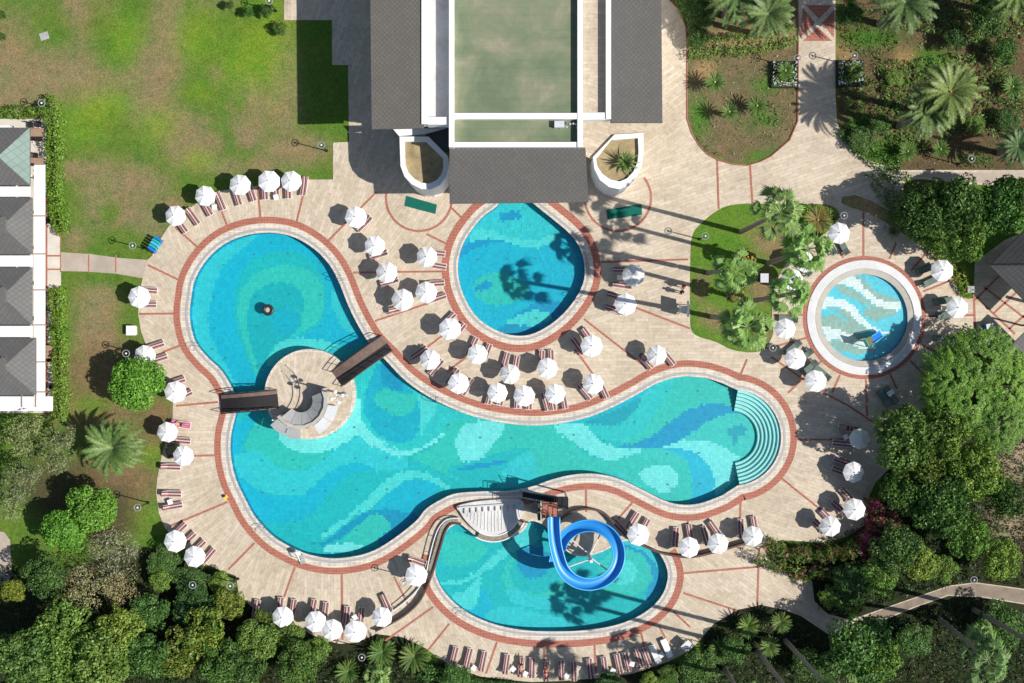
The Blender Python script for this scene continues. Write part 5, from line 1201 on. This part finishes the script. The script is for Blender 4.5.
TREES = {
 'bright': Placer(make_tree('broadleaf_tree', 'leaf_bright', seed=11, R=2.9, H=3.0, lobes=52, per=330, size=.15, gap=.0, lr=(.24, .34))),
 'mid': Placer(make_tree('broadleaf_tree', 'leaf_mid', seed=12, R=3.6, H=3.6, lobes=46, per=430, gap=.2, lr=(.16, .31), size=.155)),
 'mid2': Placer(make_tree('broadleaf_tree', 'leaf_mid', seed=13, R=3.4, H=3.4, lobes=38, per=400, gap=.3, lr=(.14, .30), size=.155)),
 'dark': Placer(make_tree('evergreen_tree', 'leaf_dark', seed=14, R=3.6, H=3.8, lobes=44, per=430, gap=.15, lr=(.16, .31), size=.155)),
 'olive': Placer(make_tree('olive_tree', 'leaf_olive', seed=15, R=3.0, H=3.2, lobes=20, per=300, size=.13, gap=.55, aspect=.35, lr=(.2, .34))),
 'grey': Placer(make_tree('thin_grey_tree', 'leaf_grey', seed=16, R=3.6, H=2.6, lobes=22, per=190, size=.16, gap=.7, aspect=.22, lr=(.2, .36))),
 'yellow': Placer(make_tree('yellowing_tree', 'leaf_yellow', seed=17, R=3.0, H=3.0, lobes=22, per=330, gap=.45, lr=(.18, .34))),
}
def tree(k, x, y, r, h, label, group=None):
    base = {'bright': 2.9, 'mid': 3.6, 'mid2': 3.4, 'dark': 3.6, 'olive': 3.0, 'grey': 3.6, 'yellow': 3.0}[k]; s = r / 10 / base / 1.02
    p = P(x, y, h * .75); TREES[k].put((p.x, p.y, 0), random.uniform(0, 6.28), label, group, (s * random.uniform(.95, 1.06), s, h / 5.2))
GL = 'trees and tall shrubs in the lower left grove'; GR = 'trees at the right edge'
tree('bright', 136, 384, 28, 4.6, 'bright green clipped round tree on the left beside the umbrellas')
tree('bright', 63, 532, 23, 4.2, 'bright green bushy tree in the left grove, lower lobe of two', GL)
tree('bright', 91, 508, 25, 4.6, 'bright green bushy tree in the left grove, upper lobe of two', GL)
for x, y, r, h, lb in [(24,432,27,5,'under the villa corner'),(57,446,27,5.5,'left of the date palm'),(22,478,26,5.5,'at the left edge, lowest of three'),(5,505,22,5,'cut by the left frame edge')]: tree('olive', x, y, r, h, 'pale olive tree ' + lb, GL)
for x, y, r, h, lb in [(112,555,30,5,'right of the bright bushy tree'),(88,588,28,4.5,'hanging over the dark mass'),(120,590,20,4,'behind the bare soil patch')]: tree('grey', x, y, r, h, 'sparse grey-green thin-leaved tree ' + lb, GL)
for k, x, y, r, h, lb in [('mid',25,655,34,6.5,'filling the bottom left corner'),('mid2',62,630,32,6,'second from the left corner'),('mid',100,660,34,6.5,'along the bottom edge, third from left'),('mid2',118,628,27,5.5,'below the sparse grey tree'),('mid',60,668,28,6,'low at the bottom edge near the corner'),('dark',45,575,24,4,'in shade under the bright bushy trees'),('dark',145,655,26,5,'dark gap filler beside yellowing trees'),('yellow',12,590,14,3,'small, at the left path end'),('yellow',178,655,28,5,'left of two at bottom'),('yellow',205,632,26,5,'right of two at bottom'),('yellow',228,606,19,3.2,'beside the terrace corner'),('dark',226,664,26,4.5,'dark round crown right of yellowing trees'),('mid',256,640,24,4,'below the terrace curve'),('dark',246,668,22,4.5,'at the bottom edge, below the terrace curve'),('yellow',264,622,14,2.6,'hugging the terrace edge'),('mid2',290,636,17,2.6,'under the leftmost bottom umbrella'),('dark',300,662,24,4,'at the bottom edge under the umbrella row'),('mid2',318,648,14,2.4,'right under the second bottom umbrella'),('dark',164,562,18,1.5,'dark shrub at the left terrace rim'),('dark',190,580,20,1.6,'dark shrub under the two rim umbrellas'),('mid',222,584,15,1.6,'leafy shrub at the lower left terrace corner'),('mid2',160,580,13,2,'small light shrub in the shade'),('dark',195,606,24,2.6,'low dark shrub mass in shade'),('dark',150,612,22,3,'dark low tree behind the yellowing trees')]:
    tree(k, x, y, r, h, {'mid': 'green tree ', 'mid2': 'loose green tree ', 'dark': 'dark green tree ', 'yellow': 'yellow-green tree '}[k] + lb, GL)
for k, x, y, r, h, lb in [('dark',925,212,30,6.5,'dark dense tree left of the top right pair'),('dark',950,205,34,6.8,'dark dense tree in the middle of the upper right clump'),('mid',965,238,25,6,'brighter green tree at the lower front of the upper right clump'),('dark',1000,208,30,6.3,'dark tree at the right of the upper right clump'),('mid',1015,195,20,6,'tree cut by the frame in the upper right clump')]: tree(k, x, y, r, h, lb, GR)
for k, x, y, r, h, lb in [('mid',902,440,36,7,'big green tree shading the right terrace umbrellas'),('yellow',925,462,26,6.6,'yellow-green tree below the big shade tree'),('mid2',945,435,30,7,'green tree between the shade tree and the feathery tree'),('dark',905,488,26,5,'dark tree under the big shade tree, by the pink flowers'),('dark',940,505,34,6,'dark tree in the middle of the right grove'),('mid',975,470,32,6.2,'green tree right of the grove middle'),('mid2',968,535,26,5,'loose green tree above the winding path'),('mid',1000,560,24,4,'green tree beside the winding path at the right edge'),('dark',1005,500,22,5,'dark tree by the bare patch at the right edge'),('dark',895,548,26,4,'dark shrub mass left of the right grove'),('mid2',880,575,22,3.4,'loose shrub behind the oleander hedge'),('mid',918,560,22,3.5,'green shrub above the winding path start'),('mid2',945,570,16,2.2,'low shrub along the winding path'),('dark',850,585,22,2.6,'low dark shrub right of the terrace exit'),('mid2',832,598,14,2,'small light shrub at the terrace exit'),('mid',852,602,14,1.8,'light shrub at the bend of the path'),('dark',858,650,38,5,'big dark round tree at the bottom right'),('mid2',878,660,26,5,'olive green tree right of the dark round tree'),('dark',915,640,20,2,'low dark shrub below the winding path'),('dark',1000,625,26,3,'dark shrub at the right edge below the path'),('dark',735,650,16,2,'low dark shrub among bottom cycads'),('dark',810,665,20,2.4,'low dark shrub between two leaning trunks'),('dark',700,668,22,2.2,'dark shrub at the bottom right rim'),('mid2',668,676,13,1.8,'light shrub under the white loungers'),('mid',650,682,12,1.8,'light shrub at the bottom edge by the loungers'),('dark',610,686,16,2,'shrub at the bottom edge below the lounger row'),('dark',455,680,18,1.8,'shrub below the left end of the bottom lounger row')]:
    tree(k, x, y, r, h, lb, GR)
for x, y, r, h, lb in [(985,20,22,3.2,'at the top edge right of the highest date palm'),(1005,52,15,2.2,'near the right edge above the cycad'),(880,125,13,1.4,'beside the left date palm shadow'),(862,140,15,1.2,'at the walkway corner of the upper right garden'),(955,40,13,1.8,'between the top palm and the tall date palms'),(895,78,11,1.0,'on bare soil left of the tall date palms'),(850,12,16,2.4,'at the top edge right of the walkway'),(975,125,12,1.1,'on soil right of the tall date palms'),(1008,120,13,1.3,'at the right edge above the bright palm'),(700,10,17,2.2,'at the top left corner of the cycad bed'),(698,36,13,1.8,'at the left end of the bed hedge')]:
    tree('dark' if r > 12 else 'mid2', x, y, r, h, 'leafy garden shrub ' + lb, 'shrubs in the upper right gardens')
for x, y, r, lb in [(2,15,5,'at the upper left frame edge, upper'),(2,37,5,'at the upper left frame edge, lower'),(230,5,5,'at the top of the lawn, left of a lamp'),(248,12,6,'next to a lamp at the top of the lawn'),(266,11,8,'near the forecourt corner, upper'),(280,28,8,'near the forecourt corner, lower')]:
    tree('dark', x, y, r, 1.2, 'small round clipped shrub ' + lb, 'small round shrubs on the lawn')

# ---- feathery tree: drooping pinnate sprays
def sprays(n, R, H, seed):
    g = np.random.default_rng(seed); Ps = []; Ns = []
    for i in range(n):
        th = g.uniform(0, 2 * math.pi); u = math.sqrt(g.uniform(0, 1)); a = np.array([R * u * .85 * math.cos(th), R * u * .85 * math.sin(th), 3.2 + H * math.sqrt(1 - .75 * u * u) * g.uniform(.75, 1)])
        th2 = th + g.normal(0, .8); d = np.array([math.cos(th2), math.sin(th2), 0]); sd = np.array([-d[1], d[0], 0]); L_ = g.uniform(.9, 1.7)
        t = g.uniform(0, 1, 90); w = .34 * np.sin(np.pi * np.clip(t * .9 + .1, 0, 1)); s = g.uniform(-1, 1, 90) * w
        p = a + np.outer(t * L_, d) + np.outer(s, sd); p[:, 2] -= .55 * t * t * L_ + 1.4 * s * s; Ps.append(p); nn = np.tile([0, 0, 1.0], (90, 1)) + np.outer(s * 2, sd) + np.outer(t * .6, d); Ns.append(nn)
    return leaves(np.vstack(Ps), np.vstack(Ns), .10, .4, jit=.25)
t = thing('feathery_tree', 'x', 'tree'); V, F = sprays(210, 3.2, 2.6, 5); np_mesh('crown', V, F, 'leaf_feather', t); trunk_mb(3.2, .22, 3, 3).build('trunk', 'bark', t); FT = Placer(t)
for x, y, r, lb in [(958,380,29,'leftmost of the cluster, over the terrace edge'),(988,362,34,'uppermost, below the tiled court'),(1010,385,32,'at the right frame edge, upper'),(975,400,32,'in the middle of the cluster'),(1005,420,30,'at the right frame edge, lower'),(948,408,20,'small, touching the big shade tree')]:
    p = P(x, y, 5.5); s = r / 33; FT.put((p.x, p.y, 0), random.uniform(0, 6), 'bright feathery-leaved tree ' + lb, 'feathery trees at the right edge', (s, s, .92))

# ---- palms
simple('palm_heart', (.55, .45, .25), .8, .2, 5)
def frond(L_, droop, lift, w, n=26, lw=.05, seed=0, vee=.3, curl=0):
    g = random.Random(seed); V = []; F = []
    def pt(t): return Vector((L_ * t * (1 - .12 * t * t * droop), curl * t * t * L_, lift * t * L_ - droop * .62 * t * t * L_))
    for i in range(n):
        t = .12 + .86 * i / (n - 1); p = pt(t); tg = (pt(min(1, t + .03)) - pt(t - .03)).normalized(); sd = Vector((-tg.y, tg.x, 0)).normalized(); up = tg.cross(sd) * -1
        ll = w * (math.sin(math.pi * min(1, t * .85 + .15)) ** .6) * g.uniform(.85, 1.1)
        for s in (-1, 1):
            d = (sd * s * .85 + tg * .55 + Vector((0, 0, 1)) * vee * g.uniform(.5, 1.2)).normalized(); q = p + d * ll; q.z -= .12 * ll; e = tg * lw
            o = len(V); V += [p - e, p + e, q]; F.append((o, o + 1, o + 2))
    # rachis
    m = []; prev = None
    for i in range(7):
        t = i / 6; p = pt(t); r = .05 * (1 - t * .8); o = len(V); V += [p + Vector((0, r, .01)), p + Vector((0, -r, .01))]
        if prev is not None: F.append((prev, prev + 1, o + 1, o))
        prev = o
    return V, F
def rot_add(m, V, F, a, z0=0, r0=0, tilt=0):
    R_ = Matrix.Rotation(a, 3, 'Z') @ Matrix.Rotation(-tilt, 3, 'Y'); off = Vector((r0 * math.cos(a), r0 * math.sin(a), z0)); m.add([R_ @ v + off for v in V], F)
def ringed_trunk(h, r0, r1, lean=(0, 0)):
    m = MB(); n = max(6, int(h / .4)); pts = []; rs = []
    for i in range(n + 1):
        t = i / n; pts.append((lean[0] * t ** 1.3, lean[1] * t ** 1.3, h * t)); rs.append((r0 + (r1 - r0) * min(1, t * 2)) * (1.06 if i % 2 else .96))
    m.tube(pts, rs, 10); return m
def date_crown(seed, R=3.1):
    m = MB(); g = random.Random(seed)
    for i in range(52):
        a = i * 2.399 + g.uniform(-.2, .2); k = i / 52; L_ = R * (g.uniform(.92, 1.1) if k < .7 else g.uniform(.65, .85))
        V, F = frond(L_, .75 + .5 * (1 - k) + g.uniform(-.1, .1), .25 + .75 * k, .42, 30, .05, i + seed, .25, g.uniform(-.12, .12)); rot_add(m, V, F, a, 0, .1)
    return m
def fan_crown(seed, R=2.35, nl=19, dry=False):
    m = MB(); g = random.Random(seed)
    for i in range(nl):
        a = i * 2.399 + g.uniform(-.25, .25); k = i / nl; el = -.5 + 1.45 * k + g.uniform(-.2, .2); pl = R * g.uniform(.38, .64) * (1 - .66 * k); d = Vector((math.cos(a) * math.cos(el), math.sin(a) * math.cos(el), math.sin(el)))
        c = d * pl; sd = Vector((-math.sin(a), math.cos(a), 0)); up = d.cross(sd) * -1
        o = len(m.v); m.v += [tuple(sd * .03), tuple(-sd * .03), tuple(c - sd * .03), tuple(c + sd * .03)]; m.f.append((o, o + 1, o + 2, o + 3)); m.m.append(0)
        fr = R * g.uniform(.36, .52)
        for j in range(13):
            q = -1.0 + 2.0 * j / 12; dd = (d * math.cos(q) + sd * math.sin(q)).normalized(); L_ = fr * (1 - .22 * abs(q)) * g.uniform(.85, 1.1); nd = (d * math.cos(q + .08) + sd * math.sin(q + .08)); nd0 = (d * math.cos(q - .08) + sd * math.sin(q - .08))
            tip = c + dd * L_ + Vector((0, 0, -.45 * L_)); mid = c + dd * L_ * .6; w = .075
            o = len(m.v); m.v += [tuple(c), tuple(mid + sd * w * math.cos(q) - d * w * math.sin(q)), tuple(tip), tuple(mid - sd * w * math.cos(q) + d * w * math.sin(q))]; m.f.append((o, o + 1, o + 2, o + 3)); m.m.append(0)
    return m
def cycad_crown(seed, R=1.0):
    m = MB(); g = random.Random(seed)
    for i in range(46):
        a = i * 2.399 + g.uniform(-.1, .1); k = i / 46; V, F = frond(R * g.uniform(.9, 1.08), .5, .1 + .9 * k, .13, 16, .03, i, .5); rot_add(m, V, F, a, 0, .05)
    return m
def agave_crown(seed, R=1.5):
    m = MB(); g = random.Random(seed)
    for i in range(34):
        a = i * 2.399; k = i / 34; L_ = R * g.uniform(.75, 1.25); e = .15 + 1.0 * k
        d = Vector((math.cos(a) * math.cos(e), math.sin(a) * math.cos(e), math.sin(e))); sd = Vector((-math.sin(a), math.cos(a), 0)); o = len(m.v)
        m.v += [tuple(sd * .06), tuple(-sd * .06), tuple(d * L_ * .5 - sd * .08), tuple(d * L_ * .5 + sd * .08), tuple(d * L_ - Vector((0, 0, .3 * L_ * (1 - k))))]; m.f += [(o, o + 1, o + 2, o + 3), (o + 3, o + 2, o + 4)]; m.m += [0, 0]
    return m
MESH = {'date': [date_crown(3).build('crown', 'palm_leaf').data, date_crown(40).build('crown', 'palm_leaf').data],
        'fan': [fan_crown(1).build('crown', 'fan_leaf').data, fan_crown(9).build('crown', 'fan_leaf').data],
        'dryfan': [fan_crown(5, 1.15, 26).build('crown', 'dry_leaf').data], 'cycad': [cycad_crown(2).build('crown', 'cycad_leaf').data, cycad_crown(8).build('crown', 'cycad_leaf').data],
        'drycycad': [cycad_crown(4, 1.2).build('crown', 'dry_leaf').data], 'agave': [agave_crown(3).build('crown', 'palm_leaf').data]}
for o in list(bpy.data.objects):
    if o.name.startswith('crown') and o.parent is None: bpy.data.objects.remove(o)
def palm(kind, name, x, y, h, label, scale=1.0, base=None, group=None, r=.22, heart=None):
    top = P(x, y, h); b = P(*base) if base else Vector((top.x, top.y, 0)); t = thing(name, label, 'palm' if 'palm' in name else 'plant', (b.x, b.y, 0), 0, group)
    if h > .5: ringed_trunk(h, r * 1.3, r, (top.x - b.x, top.y - b.y)).build('trunk', 'palm_bark', t)
    c = bpy.data.objects.new('crown', random.choice(MESH[kind])); COL.objects.link(c); c.parent = t; c.location = (top.x - b.x, top.y - b.y, h); c.rotation_euler = (0, 0, random.uniform(0, 6.28)); c.scale = (scale,) * 3
    if heart: m = MB(); m.lathe([(0, .28), (.07, .25), (.11, .12), (.07, 0)], (top.x - b.x, top.y - b.y, h + .05), 10); m.build('heart', heart, t)
palm('date', 'date_palm', 112, 448, 3.2, 'wide grey-green date palm on bare soil left of the terrace', 1.06, r=.32)
palm('date', 'date_palm', 950, 92, 8.5, 'tall date palm with an orange heart, right of two overlapping crowns', 1.08, r=.3, heart='cloth_orange')
palm('date', 'date_palm', 928, 110, 7.5, 'tall date palm, left of two overlapping crowns at the upper right', .95, r=.3)
palm('date', 'date_palm', 905, 2, 7, 'date palm cut by the top edge right of the walkway', 1.1, r=.3)
palm('date', 'date_palm', 768, 14, 6.5, 'date palm at the top beside the patterned walkway landing', .95, r=.3)
palm('date', 'date_palm', 737, -4, 6, 'date palm cut by the top edge above the cycad bed', 1.0, r=.3)
palm('date', 'date_palm', 1018, 146, 4, 'bright palm at the right edge above the side path', .75, r=.25)
palm('date', 'date_palm', 1015, -8, 6, 'date palm at the top right corner', 1.0, r=.25)
GP = 'tall fan palms around the pools'
for i, (x, y, h, b, sc_, lb) in enumerate([(780,212,16,(741,232),1.25,'uppermost crown in the palm garden'),(808,249,15,(768,263),1.15,'crown overhanging the splash pool umbrellas, upper'),(737,272,13,(708,273),1.1,'crown at the middle left of the palm garden'),(790,294,15,(752,301),1.1,'crown overhanging the splash pool umbrellas, lower'),(747,327,18,(712,317),1.2,'lowest crown of the palm garden'),(844,704.5,19,(785,640),1.2,'with a pale trunk leaning out below the path junction'),(806,713.5,18,(757,651),1.2,'with a trunk rising near the bottom cycads'),(746,702,10,(724,668),.9,'with a short visible trunk near the white loungers'),(662,717,10,(648,682),1.1,'whose crown shadow falls on the right of the bottom lounger row'),(988,660,11.2,(938,618),1.3,'bright crown at the bottom right corner'),(1061,659.5,17,(973,609),1.2,'with a trunk leaning to the right frame edge')]):
    palm('fan', 'fan_palm', x, y, h, 'tall fan palm ' + lb, sc_, (b[0], b[1], 0), GP, .2)
palm('dryfan', 'dry_fan_palm', 747.5, 257, 3, 'yellow-brown rosette palm in the palm garden, upper left', 1.0, heart='cloth_orange')
palm('dryfan', 'dry_fan_palm', 735, 294, 3, 'yellow-brown rosette palm in the palm garden, lower left', 1.0, heart='cloth_orange')
palm('drycycad', 'cycad', 817.5, 220, 2, 'yellowish star-shaped cycad at the tip of the palm garden', 1.25, heart='palm_heart')
GC = 'cycads in the beds'
for x, y, h, s, lb in [(714.5,82.5,1.4,1.1,'at the left of the oval bed with a pale heart'),(756.7,106,1.3,1.1,'at the right of the oval bed'),(729,112,1.6,.95,'at the lower middle of the oval bed'),(785,71,.8,.9,'in the railed square by the walkway'),(855,71,.8,.9,'in the square planting right of the walkway'),(907,151.5,1.0,.95,'under the date palms, left of two'),(940,149.5,1.0,.95,'under the date palms, right of two'),(1012,87,1.0,1.2,'at the right edge under palm shadow'),(747.5,626,1.0,1.2,'on the bottom right mound, left'),(780.5,622,1.6,1.1,'on the bottom right mound, right'),(769,646,1.4,1.1,'on the bottom right mound, lower'),(720,650,.6,1.3,'near the folding screen'),(382,652,.7,1.5,'below the rightmost bottom umbrella'),(414,656,.7,1.6,'right of another below the terrace curve'),(348,671,.6,1.3,'at the bottom edge below the umbrella row'),(768,4,.6,1.0,'hidden beneath date fronds at the top')]:
    palm('cycad', 'cycad', x, y, h, 'dark green cycad ' + lb, s, group=GC, heart='palm_heart' if y < 160 else None)
palm('fan', 'fan_palm', 376, 677, 1.6, 'small bright fan palm at the bottom edge left of the cycads', .75, r=.12)
palm('fan', 'fan_palm', 985, 636, 4, 'small pale fan palm just above the bottom right crown', .7, r=.12)
palm('agave', 'agave', 625, 163, 5.6, 'long-leaved spiky agave in the right bowl planter', 1.0)
palm('agave', 'agave', 893, 232, .3, 'dry spreading plant on the sandy patch above the splash pool', .6)

# ---- hedges
def hedge(name, label, pts, w, h, leaf, dens=70, size=.11, aspect=.5, group=None, flower=None, z0=0):
    pts = spline(pts, False, 4); c = W(pts); t = thing(name, label, 'hedge', c[len(c) // 2], 0, group); O = Vector(t.location)
    seg = [(c[i], c[i + 1]) for i in range(len(c) - 1)]; Ls = np.array([(b - a).length for a, b in seg]); tot = Ls.sum(); n = int(dens * tot * (w + 2 * h)); ii = rng.choice(len(seg), n, p=Ls / tot)
    A_ = np.array([s[0] for s in seg])[ii]; B_ = np.array([s[1] for s in seg])[ii]; u = rng.uniform(0, 1, n)[:, None]; C_ = A_ + (B_ - A_) * u; tg = B_ - A_; tg /= np.linalg.norm(tg, axis=1, keepdims=True) + 1e-9; sd = np.stack([-tg[:, 1], tg[:, 0], np.zeros(n)], 1)
    ph = rng.uniform(0, math.pi, n); s_ = C_[:, 0] + C_[:, 1]; wob = 1 + .14 * np.sin(s_ * 2.1) + .10 * np.sin(s_ * 5.3 + 1) + rng.normal(0, .10, n)
    ex = .55; cx_ = np.sign(np.cos(ph)) * np.abs(np.cos(ph)) ** ex; cz = np.sin(ph) ** ex; P0 = C_ + sd * (cx_ * w / 2 * wob)[:, None]; P0[:, 2] = z0 + h * cz * wob * rng.uniform(.85, 1.05, n); Nn = sd * np.cos(ph)[:, None]; Nn[:, 2] = np.sin(ph)
    P0 = P0 - np.array(O); V, F = leaves(P0, Nn, size, aspect)
    if flower:
        k = rng.uniform(0, 1, n) < flower(C_); fV, fF = leaves(P0[k], Nn[k], size * .9, .8); np_mesh('flowers', fV, fF, 'flower', t)
        k2 = ~k; V, F = leaves(P0[k2], Nn[k2], size, aspect)
    np_mesh('foliage', V, F, leaf, t); return t
GH = 'clipped hedges round the villa'
hedge('hedge', 'clipped green hedge along the top of the villa terrace', [(-20,114),(15,114),(45,113),(55,108)], 1.0, 1.3, 'hedge_leaf', group=GH)
hedge('hedge', 'clipped green hedge beside the upper villa terrace', [(50,100),(57,115),(58,150),(58,190),(62,215),(66,235)], 1.5, 1.4, 'hedge_leaf', group=GH)
hedge('hedge', 'clipped bright hedge beside the lower villa terrace', [(60,288),(62,320),(64,360),(64,395),(62,420)], 1.4, 1.5, 'hedge_leaf', group=GH)
def flw(C_): x = C_[:, 0] * 10 + 512; y = 341.5 - C_[:, 1] * 10; return np.where((x > 858) & (y > 478), .42, .03)
hedge('oleander_hedge', 'long-leaved oleander hedge with pink flowers at its right end', [(758,547),(775,556),(800,562),(828,561),(852,555),(868,545),(877,530),(880,510),(879,494)], 2.8, 1.7, 'leaf_yellow', 60, .19, .2, None, flw)
hedge('hedge', 'low dark hedge strip across the top of the cycad bed', [(686,52),(700,50),(720,46),(745,46),(770,42),(795,34)], 1.9, 1.1, 'leaf_mid', group='low hedges in the beds')
hedge('hedge', 'tall dark hedge in the upper left corner of the cycad bed', [(684,-10),(694,15),(700,32)], 2.4, 1.5, 'leaf_dark', group='low hedges in the beds')
hedge('hedge', 'low rounded hedge at the right end of the palm garden', [(800,214),(815,217),(830,218)], 1.9, .8, 'leaf_mid', group='low hedges in the beds')
hedge('hedge', 'curving low hedge between the splash pool and tiled court', [(935,252),(950,260),(957,275),(962,288),(968,294)], 1.3, .9, 'leaf_yellow', group='low hedges in the beds')
hedge('hedge', 'shrubby hedge along the bottom terrace rim', [(420,668),(450,676),(480,684),(520,688)], 1.2, 1.0, 'leaf_dark', group='low hedges in the beds')
hedge('hedge', 'low fence-like hedge under the right clump at the kid terrace', [(890,200),(905,222),(925,240),(945,252)], 1.5, 1.2, 'leaf_dark', group='low hedges in the beds')
hedge('hedge', 'grassy border hedge at the upper right garden corner', [(843,128),(855,145),(875,160),(900,166)], 1.4, .5, 'grass_leaf', group='low hedges in the beds')

# ---- undergrowth and tufts: nobody could count them
def scatter(name, mat, regions, dens, size, h, aspect=.35):
    Ps = []
    for poly in regions:
        poly = [Vector(p) for p in poly]; xs = [p.x for p in poly]; ys = [p.y for p in poly]; A_ = (max(xs) - min(xs)) * (max(ys) - min(ys)) / 100; n = int(A_ * dens)
        X = rng.uniform(min(xs), max(xs), n); Y = rng.uniform(min(ys), max(ys), n); k = inside(poly, X, Y)
        clump = np.sin(X / 3.1 + 2 * np.sin(Y / 6.3)) * np.sin(Y / 3.7 + 1.5 * np.sin(X / 5.9)); k &= rng.uniform(-1.1, .7, n) < clump
        X, Y, clump = X[k], Y[k], clump[k]; Z = h * (.3 + .7 * np.clip(clump + .4, 0, 1)) * rng.uniform(.2, 1, len(X)); Ps.append(np.stack([(X - 512) / 10, (341.5 - Y) / 10, Z - .03], 1))
    P0 = np.vstack(Ps); Nn = np.tile([0, 0, 1.0], (len(P0), 1)); V, F = leaves(P0, Nn, size, aspect, jit=.7); o = np_mesh(name, V, F, mat); return o
o = scatter('undergrowth', 'undergrowth', [[(-5,560),(60,590),(150,560),(215,575),(236,590),(250,612),(300,634),(345,652),(400,645),(430,660),(480,684),(480,700),(-5,700)], [(690,660),(715,630),(740,616),(762,611),(800,622),(830,640),(870,628),(915,612),(950,600),(1030,612),(1030,700),(600,700),(640,682)], [(818,610),(815,582),(790,575),(765,555),(880,520),(890,480),(930,460),(1030,430),(1030,588),(975,579),(915,594),(850,616)]], 75, .14, .7)
tag(o, 'low leafy undergrowth in the shade below the trees', 'undergrowth', None, 'stuff')
o = scatter('garden_weeds', 'grass_leaf', [[(838,10),(890,5),(900,45),(880,60),(838,50)], [(842,118),(880,118),(905,150),(900,168),(870,158)], [(890,60),(940,55),(950,85),(900,85)], [(960,155),(990,150),(995,168),(955,168)], [(690,110),(700,140),(725,158),(700,150)], [(750,108),(775,100),(780,125),(755,125)], [(905,100),(960,110),(965,140),(915,140)]], 55, .12, .3)
tag(o, 'tufts of bright grass in the upper right gardens', 'grass', None, 'stuff')
o = scatter('dry_weeds', 'leaf_olive', [[(838,40),(1030,-5),(1030,170),(905,168),(850,130)], [(688,45),(797,45),(797,125),(750,164),(700,140)], [(866,205),(900,215),(905,248),(880,235)]], 9, .12, .3)
tag(o, 'scattered dry weeds on the soil of the upper gardens', 'weeds', None, 'stuff')
o = scatter('tall_shade_plants', 'leaf_dark', [[(870,-5),(1030,-5),(1030,30),(1000,60),(960,40),(900,30)], [(840,75),(870,75),(905,110),(860,120),(840,110)], [(940,55),(1005,50),(1030,110),(1010,140),(960,130),(985,90),(950,75)], [(875,60),(935,60),(930,150),(890,150)], [(865,175),(905,172),(925,195),(900,215),(880,205)]], 60, .17, .8)
tag(o, 'dark leafy ground plants under the date palms', 'ground plants', None, 'stuff')

simple('white_petal', (.6, .62, .6), .8, .2, 5)
for x0, y0, lb in ((771, 63, 'square bed of white speckled plants with a cycad, left of the walkway'), (836.5, 62, 'square bed of white speckled plants, right of the walkway')):
    c = P(x0 + 13, y0 + 12); t = thing('square_bed', lb, 'flower bed', (c.x, c.y, 0)); m = MB()
    for s in (-1, 1): m.box((0, s * 1.27, .1), (2.7, .12, .3)); m.box((s * 1.29, 0, .1), (.12, 2.42, .3))
    m.build('edging', 'dark_metal', t); n = 500; q = np.stack([rnd(n, -1.2, 1.2), rnd(n, -1.2, 1.2), rnd(n, .1, .45)], 1); V, F = leaves(q, np.tile([0, 0, 1.0], (n, 1)), .10, .5, jit=.5); np_mesh('foliage', V, F, 'leaf_dark', t)
    n = 110; a_ = rng.integers(0, 4, n); e_ = rnd(n, .75, 1.2); f_ = rnd(n, -1.2, 1.2); q = np.stack([np.where(a_ < 2, e_ * (1 - 2 * (a_ == 0)), f_), np.where(a_ < 2, f_, e_ * (1 - 2 * (a_ == 2))), np.full(n, .5)], 1); V, F = leaves(q, np.tile([0, 0, 1.0], (n, 1)), .065, .9, jit=.3); np_mesh('flowers', V, F, 'white_petal', t)['kind'] = 'stuff'

# ================================================================ LIGHT, CAMERA
w = bpy.data.worlds.new('World'); scene.world = w; w.use_nodes = True; nt = w.node_tree
sky = nt.nodes.new('ShaderNodeTexSky'); sky.sky_type = 'NISHITA'; sky.sun_disc = False; el = math.radians(44); az = math.atan2(.968, -.25)
sky.sun_elevation = el; sky.sun_rotation = az; nt.links.new(sky.outputs[0], nt.nodes['Background'].inputs[0]); nt.nodes['Background'].inputs[1].default_value = SKY_S
L = bpy.data.lights.new('sun', 'SUN'); L.energy = SUN_S; L.angle = math.radians(.5); L.color = (1, .96, .90)
so = bpy.data.objects.new('sun', L); COL.objects.link(so); d = Vector((.968 * math.cos(el), -.25 * math.cos(el), math.sin(el))); so.rotation_euler = (-d).to_track_quat('-Z', 'Y').to_euler(); so.location = (40, -10, 60)
cam = bpy.data.cameras.new('camera'); cam.sensor_width = 36; cam.lens = 36 * CAMH * 10 / 1024; cam.clip_end = 6000; cam.clip_start = 1
co = bpy.data.objects.new('camera', cam); COL.objects.link(co); co.location = (0, 0, CAMH); scene.camera = co
scene.render.resolution_x = 1024; scene.render.resolution_y = 683
vs = scene.view_settings; vs.view_transform = 'Standard'; vs.look = 'None'; vs.exposure = EXPO; vs.gamma = 1
scene.render.engine = 'CYCLES'; scene.cycles.transparent_max_bounces = 16; scene.cycles.max_bounces = 6
